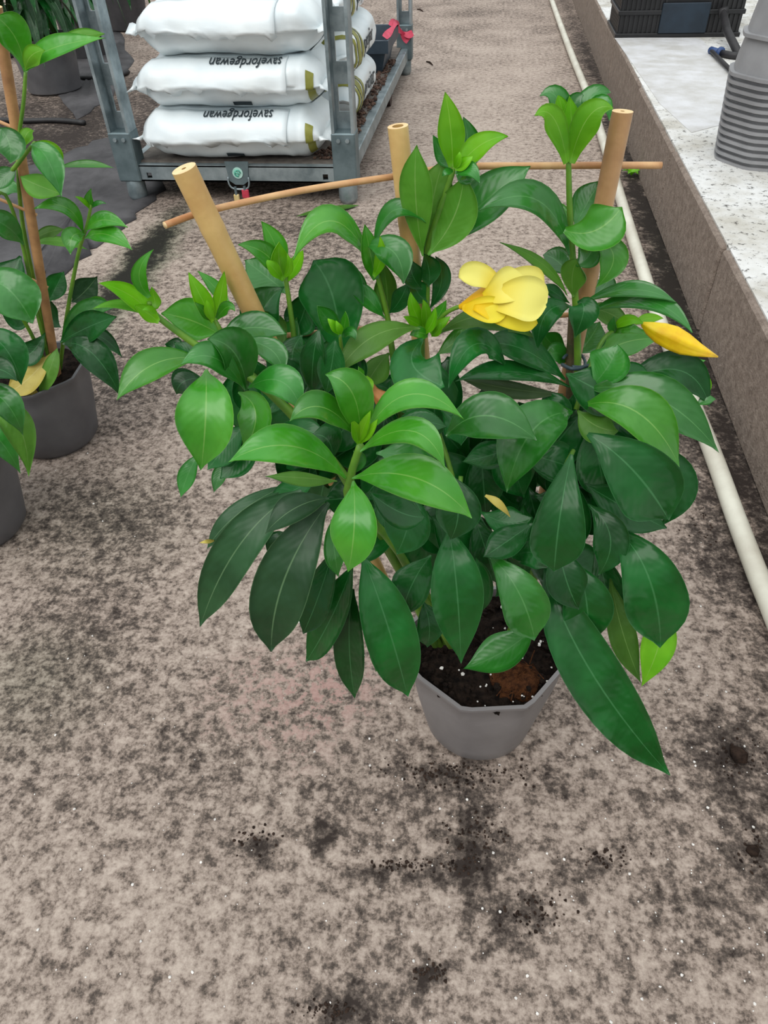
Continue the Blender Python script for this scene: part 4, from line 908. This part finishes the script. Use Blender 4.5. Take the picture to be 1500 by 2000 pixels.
# rear pile: sacks lying lengthwise, print towards the path
RZ = math.radians(90)
sack((-.830, 3.92, .250), .36, .225, .094, 'white sack printed with olive stripes at the bottom of the rear pile', 5.2, RZ, 0, side_print, False)
sack((-.825, 3.91, .430), .36, .225, .094, 'white sack printed with olive stripes midway up the rear pile', 6.7, RZ, 0, side_print, False)
sack((-.850, 3.90, .612), .36, .225, .094, 'white sack topmost on the rear pile of the trolley', 8.2, RZ, 0, side_print, False)
# spilt substrate along the deck's edge
mb = MB(); g = random.Random(5)
for i in range(420):
    y = g.uniform(3.12, 4.9); x = g.uniform(-.68, -.585); mb.blob((x, y, .160), g.uniform(.004, .012), jit=.35)
for i in range(60): mb.blob((g.uniform(-.72, -.62), g.uniform(3.08, 3.2), .160), g.uniform(.004, .01), jit=.35)
o = mb.build('spilt_substrate', simple('bark_mix', hexc(110, 84, 70), hexc(60, 44, 38), 30, 0.95), None); tag(o, 'brown bark crumbs spilt along the trolley deck edge', 'substrate', kind='stuff')
# dark blue-grey trough behind the sacks, with red ribbon on the rail end
M_tray = simple('trough_plastic', hexc(60, 74, 86), hexc(44, 58, 70), 10, 0.5)
tx0, tx1, ty0, ty1 = -.80, -.60, 4.56, 5.02
tz0, tz1 = .156, .315
mb = MB()
def rect(x0, x1, y0, y1, z): return [(x0, y0, z), (x1, y0, z), (x1, y1, z), (x0, y1, z)]
mb.rings([rect(tx0 + .03, tx1 - .03, ty0 + .03, ty1 - .03, tz0), rect(tx0 + .005, tx1 - .005, ty0 + .005, ty1 - .005, tz1 - .06), rect(tx0 - .015, tx1 + .015, ty0 - .015, ty1 + .015, tz1 - .06), rect(tx0 - .015, tx1 + .015, ty0 - .015, ty1 + .015, tz1),
          rect(tx0 + .01, tx1 - .01, ty0 + .01, ty1 - .01, tz1), rect(tx0 + .035, tx1 - .035, ty0 + .035, ty1 - .035, tz0 + .015)], 0, True, True)
o = mb.build('plastic_trough', M_tray); tag(o, 'dark blue-grey plastic trough behind the sacks on the trolley', 'trough')
M_rib = simple('red_ribbon', hexc(215, 70, 100), hexc(190, 45, 75), 25, 0.5)
def ribbon(pts, wd):
    P = spline([Vector(p) for p in pts], 5); L_, R2 = [], []
    for i, p in enumerate(P):
        t = (P[min(i + 1, len(P) - 1)] - P[max(i - 1, 0)]).normalized(); s_ = t.cross(Vector((.2, -.9, .4))).normalized() * wd * (.75 + .25 * math.sin(i * .45))
        L_.append(p - s_); R2.append(p + s_)
    return L_, R2
rb = thing('ribbon', 'crumpled red plastic ribbon draped over the trough and the far trolley post', 'ribbon', (-.62, 5.1, .37))
e_ = [(-.606, 4.57, .326), (-.598, 4.70, .328), (-.592, 4.86, .328), (-.590, 5.00, .326), (-.590, 5.12, .270), (-.585, 5.235, .235), (-.545, 5.245, .225), (-.520, 5.25, .235)]
e2 = [(-.612, 4.90, .326), (-.606, 5.02, .330), (-.598, 5.12, .290), (-.580, 5.235, .225), (-.548, 5.245, .190)]
for e in (e_, e2):
    L_, R2 = ribbon(e, .020); n_ = len(L_)
    vv = L_ + R2 + [p + Vector((0, -.003, .001)) for p in L_] + [p + Vector((0, -.003, .001)) for p in R2]
    ff = [(i, i + 1, n_ + i + 1, n_ + i) for i in range(n_ - 1)] + [(2 * n_ + i, 3 * n_ + i, 3 * n_ + i + 1, 2 * n_ + i + 1) for i in range(n_ - 1)]
    mesh_obj('ribbon_loop', vv, ff, M_rib, rb)

# ------------------------------------------------------------------ on the raised bed: crates, upturned pots, hose
M_crate = simple('black_crate_plastic', hexc(30, 30, 32), hexc(20, 20, 22), 12, 0.4)
M_crlab = simple('crate_label', hexc(30, 46, 60), hexc(22, 36, 48), 14, 0.5)
q0 = at_z(1203, 76, WT); q1 = at_z(1432, 66, WT)
def crate(x0, x1, y0, y1, z0, h, label):
    t = thing('plastic_crate', label, 'crate', ((x0 + x1) / 2, (y0 + y1) / 2, z0), 'black crates on the raised bed'); th = .012
    MB().box((x0, y0, z0), (x1, y1, z0 + .014), 0, .003).build('base', M_crate, t)
    for z in (z0, z0 + .105, z0 + .20, h + z0 - .03):
        for (a, b_) in (((x0 - .008, y0 - .008, z), (x1 + .008, y0 + th, z + .022)), ((x0 - .008, y1 - th, z), (x1 + .008, y1 + .008, z + .022)), ((x0 - .008, y0 + th, z), (x0 + th, y1 - th, z + .022)), ((x1 - th, y0 + th, z), (x1 + .008, y1 - th, z + .022))):
            MB().box(a, b_, 0, .003).build('rail', M_crate, t)
    for (a, b_) in (((x0 + .010, y0 + .009, z0 + .014), (x1 - .010, y0 + .013, z0 + h - .02)), ((x0 + .010, y1 - .013, z0 + .014), (x1 - .010, y1 - .009, z0 + h - .02)), ((x0 + .009, y0 + .013, z0 + .014), (x0 + .013, y1 - .013, z0 + h - .02)), ((x1 - .013, y0 + .013, z0 + .014), (x1 - .009, y1 - .013, z0 + h - .02))):
        MB().box(a, b_).build('light_stop_panel', M_crate, t)  # solid panels added behind the slats to stop light showing through
    nx = 26; ny = 16
    for i in range(nx):
        x = x0 + (x1 - x0) * (i + .5) / nx
        if abs(i - nx * .53) > 4.5: MB().box((x - .006, y0 + .001, z0 + .01), (x + .006, y0 + .008, z0 + h - .02)).build('slat', M_crate, t)
        MB().box((x - .006, y1 - .008, z0 + .01), (x + .006, y1 - .001, z0 + h - .02)).build('slat', M_crate, t)
    for i in range(ny):
        y = y0 + (y1 - y0) * (i + .5) / ny
        MB().box((x0 + .001, y - .006, z0 + .01), (x0 + .008, y + .006, z0 + h - .02)).build('slat', M_crate, t)
        MB().box((x1 - .008, y - .006, z0 + .01), (x1 - .001, y + .006, z0 + h - .02)).build('slat', M_crate, t)
    xm = x0 + (x1 - x0) * .53; MB().box((xm - .125, y0 - .014, z0 + .022), (xm + .125, y0 - .002, z0 + .16), 0, .003).build('label_panel', M_crlab, t)
    return t
crate(q0.x, q1.x, q0.y, q0.y + .42, WT + .003, .30, 'black slatted plastic crate with a dark blue panel on the raised bed')

# stack of upturned grey pots: each pot sits over the one below, only their rims show
M_potl = simple('light_grey_pot', hexc(150, 150, 152), hexc(134, 134, 136), 9, 0.5)
SC = Vector((0.935, 2.80, WT + .003)); NP = 13; SP = .0275
KT = .16; WTH = .0012                     # taper and wall of each pot
def upturned(cx, z, r, h, label):
    c_ = Vector((cx, SC.y, 0))
    def rg(rr_, zz_): return pot_ring(c_, rr_, zz_, .75, .2)
    w0 = r - .012; top = w0 - KT * h
    R = [rg(w0 - WTH, z), rg(r, z), rg(r, z + SP * .45), rg(w0 - KT * SP * .5, z + SP * .5)]
    for i in range(1, 6): R.append(rg(w0 - KT * h * i / 5, z + SP * .5 + (h - SP * .5) * i / 5))
    R += [rg(top * .5, z + h + .001), rg(.001, z + h + .001), rg(.001, z + h - .003), rg(top - WTH, z + h - .003)]
    for i in (3, 1): R.append(rg(w0 - WTH - KT * h * i / 5, z + h * i / 5))
    R.append(rg(w0 - WTH, z))
    return tag(sharp(MB().rings(R, 0, False, False).build('upturned_pot', M_potl), 40), label, 'pot', 'stack of upturned grey pots on the raised bed')
def edge_r(x, y): p = at_y(x, y, SC.y); return SC.x - p.x, p.z
samples = [edge_r(1386, 318), edge_r(1405, 215), edge_r(1422, 128), edge_r(1446, 68)]
SP = (samples[2][1] - SC.z) / NP; RR = .177     # equal pots; the stack leans a little towards the path
ORD = 'second third fourth fifth sixth seventh eighth ninth tenth eleventh twelfth thirteenth'.split()
for i in range(NP):
    u = i / (NP - 1); er = samples[0][0] + (samples[2][0] - samples[0][0]) * u
    upturned(SC.x - (er - RR), SC.z + i * SP, RR, .20, 'lowest upturned grey pot of the ribbed stack, resting on the bed' if i == 0 else '%s upturned grey pot of the ribbed stack, counted up from the bed' % ORD[i - 1])
upturned(SC.x - (samples[3][0] - .163), samples[3][1], .163, .24, 'smooth upturned grey pot on top of the ribbed stack')

M_blue = simple('blue_fitting', hexc(50, 80, 130), hexc(36, 62, 110), 20, 0.5)
hp = thing('irrigation_hose', 'black hose with blue connector on the raised bed beside the upturned pots', 'hose', at_z(1425, 140, WT))
zz = WT + .020
a_ = at_y(1412, 22, 4.78); b_ = at_y(1420, 60, 4.66); c_ = at_z(1444, 108, zz)
MB().tube([a_, b_, c_], [.018, .020, .020], 10).build('hose_upright', M_hose, hp, True)
MB().tube([at_y(1404, 26, 4.78), at_y(1422, 20, 4.78)], .022, 10).build('hose_end', M_hose, hp, True)
MB().tube([at_z(1388, 98, zz), at_z(1404, 103, zz)], .017, 10).build('blue_connector', M_blue, hp, True); MB().tube([at_z(1404, 103, zz), at_z(1409, 104, zz)], .026, 12).build('blue_nut', M_blue, hp, True)
MB().tube([at_z(1409, 104, zz), at_z(1428, 108, zz), at_z(1446, 110, zz)], .016, 10).build('hose_run', M_hose, hp, True)
MB().tube([at_z(1388, 98, zz), at_z(1405, 115, zz), at_z(1428, 138, zz)], .010, 8).build('thin_tube', M_hose, hp, True)

# ------------------------------------------------------------------ crumbs on the ground
g = random.Random(11); mb = MB(); n_ = 0
while n_ < 420:
    x, y = g.uniform(0, 1500), g.uniform(880, 2000); p = at_z(x, y)
    if p.x > .53 or p.x < -1.2 or (p - PC).length < .094 or (p - P1).length < .11 or (p - P2).length < .11: continue
    if g.random() > (.9 if x > 700 else .45): continue
    mb.blob((p.x, p.y, .0006), g.choice((.0008, .001, .0012, .0014, .0022)), jit=.3); n_ += 1
tag(mb.build('perlite_specks', M_perl), 'white perlite specks scattered over the concrete path', 'perlite', kind='stuff')
mb = MB()
for (cx, cy, sx_, sy_, n_) in ((900, 1510, 130, 30, 160), (930, 1630, 60, 50, 90), (830, 1690, 110, 14, 90), (1040, 1780, 60, 50, 70), (500, 1640, 40, 25, 40), (1440, 1480, 50, 40, 60), (1470, 1665, 25, 40, 40), (1190, 1680, 60, 30, 40), (650, 1975, 60, 25, 60), (845, 1900, 35, 20, 40), (1390, 1000, 40, 150, 90)):
    for i in range(n_):
        p = at_z(g.gauss(cx, sx_ * .5), g.gauss(cy, sy_ * .5)); 
        if p.x < .53 and (p - PC).length > .092: mb.blob((p.x, p.y, .0008), g.uniform(.0008, .0026), jit=.4)
tag(mb.build('soil_specks', M_bark), 'dark soil crumbs spilt over the concrete path around the pot', 'soil', kind='stuff')
for (x, y, r, lab) in ((1440, 1478, .017, 'round dark clod of soil on the path below the white pipe'), (1468, 1664, .011, 'small dark clod of soil at the lower right of the path near the bigger clod')):
    p = at_z(x, y); o = MB().blob((p.x, p.y, r * .45), r, jit=.15, sz=.6).build('soil_clod', M_bark, None, True); tag(o, lab, 'soil clod')

# a weed at the kerb's foot, a fallen leaf under the trolley, twigs
p = at_z(1222, 345) + Vector((.022, 0, 0)); wd = thing('weed', 'tiny bright green weed growing between the white pipe and the kerb', 'weed', p)
for k in range(6):
    a = k * 1.05; b0 = p + Vector((0, 0, .004)); blade('leaf', wd, b0, b0 + Vector((math.cos(a) * .02, math.sin(a) * .02, .022)), b0 + Vector((math.cos(a) * .042, math.sin(a) * .042, .018)), .02, LM['y'], 5, False, .1, 'leaf', facing=(0, 0, 1))
a_, b_ = at_z(578, 426), at_z(700, 404); up_ = Vector((0, 0, .006))
fo = blade('fallen_leaf', None, a_ + up_, (a_ + b_) * .5 + up_ * 2, b_ + up_, .05, LM['m'], 5, True, .05, 'long', facing=(0, 0, 1)); tag(fo, 'long green fallen leaf lying on the ground before the trolley foot', 'fallen leaf')
for (x0, y0, x1, y1, lab) in ((833, 120, 845, 127, 'short brown twig lying on the path beside the far trolley post'), (815, 18, 826, 22, 'tiny brown twig lying on the far end of the path')):
    q0, q1 = at_z(x0, y0, .004), at_z(x1, y1, .004); o = MB().tube([q0, (q0 + q1) * .5 + Vector((0, .01, .004)), q1], [.004, .006, .003], 6).build('twig', M_bark, None, True); tag(o, lab, 'twig')
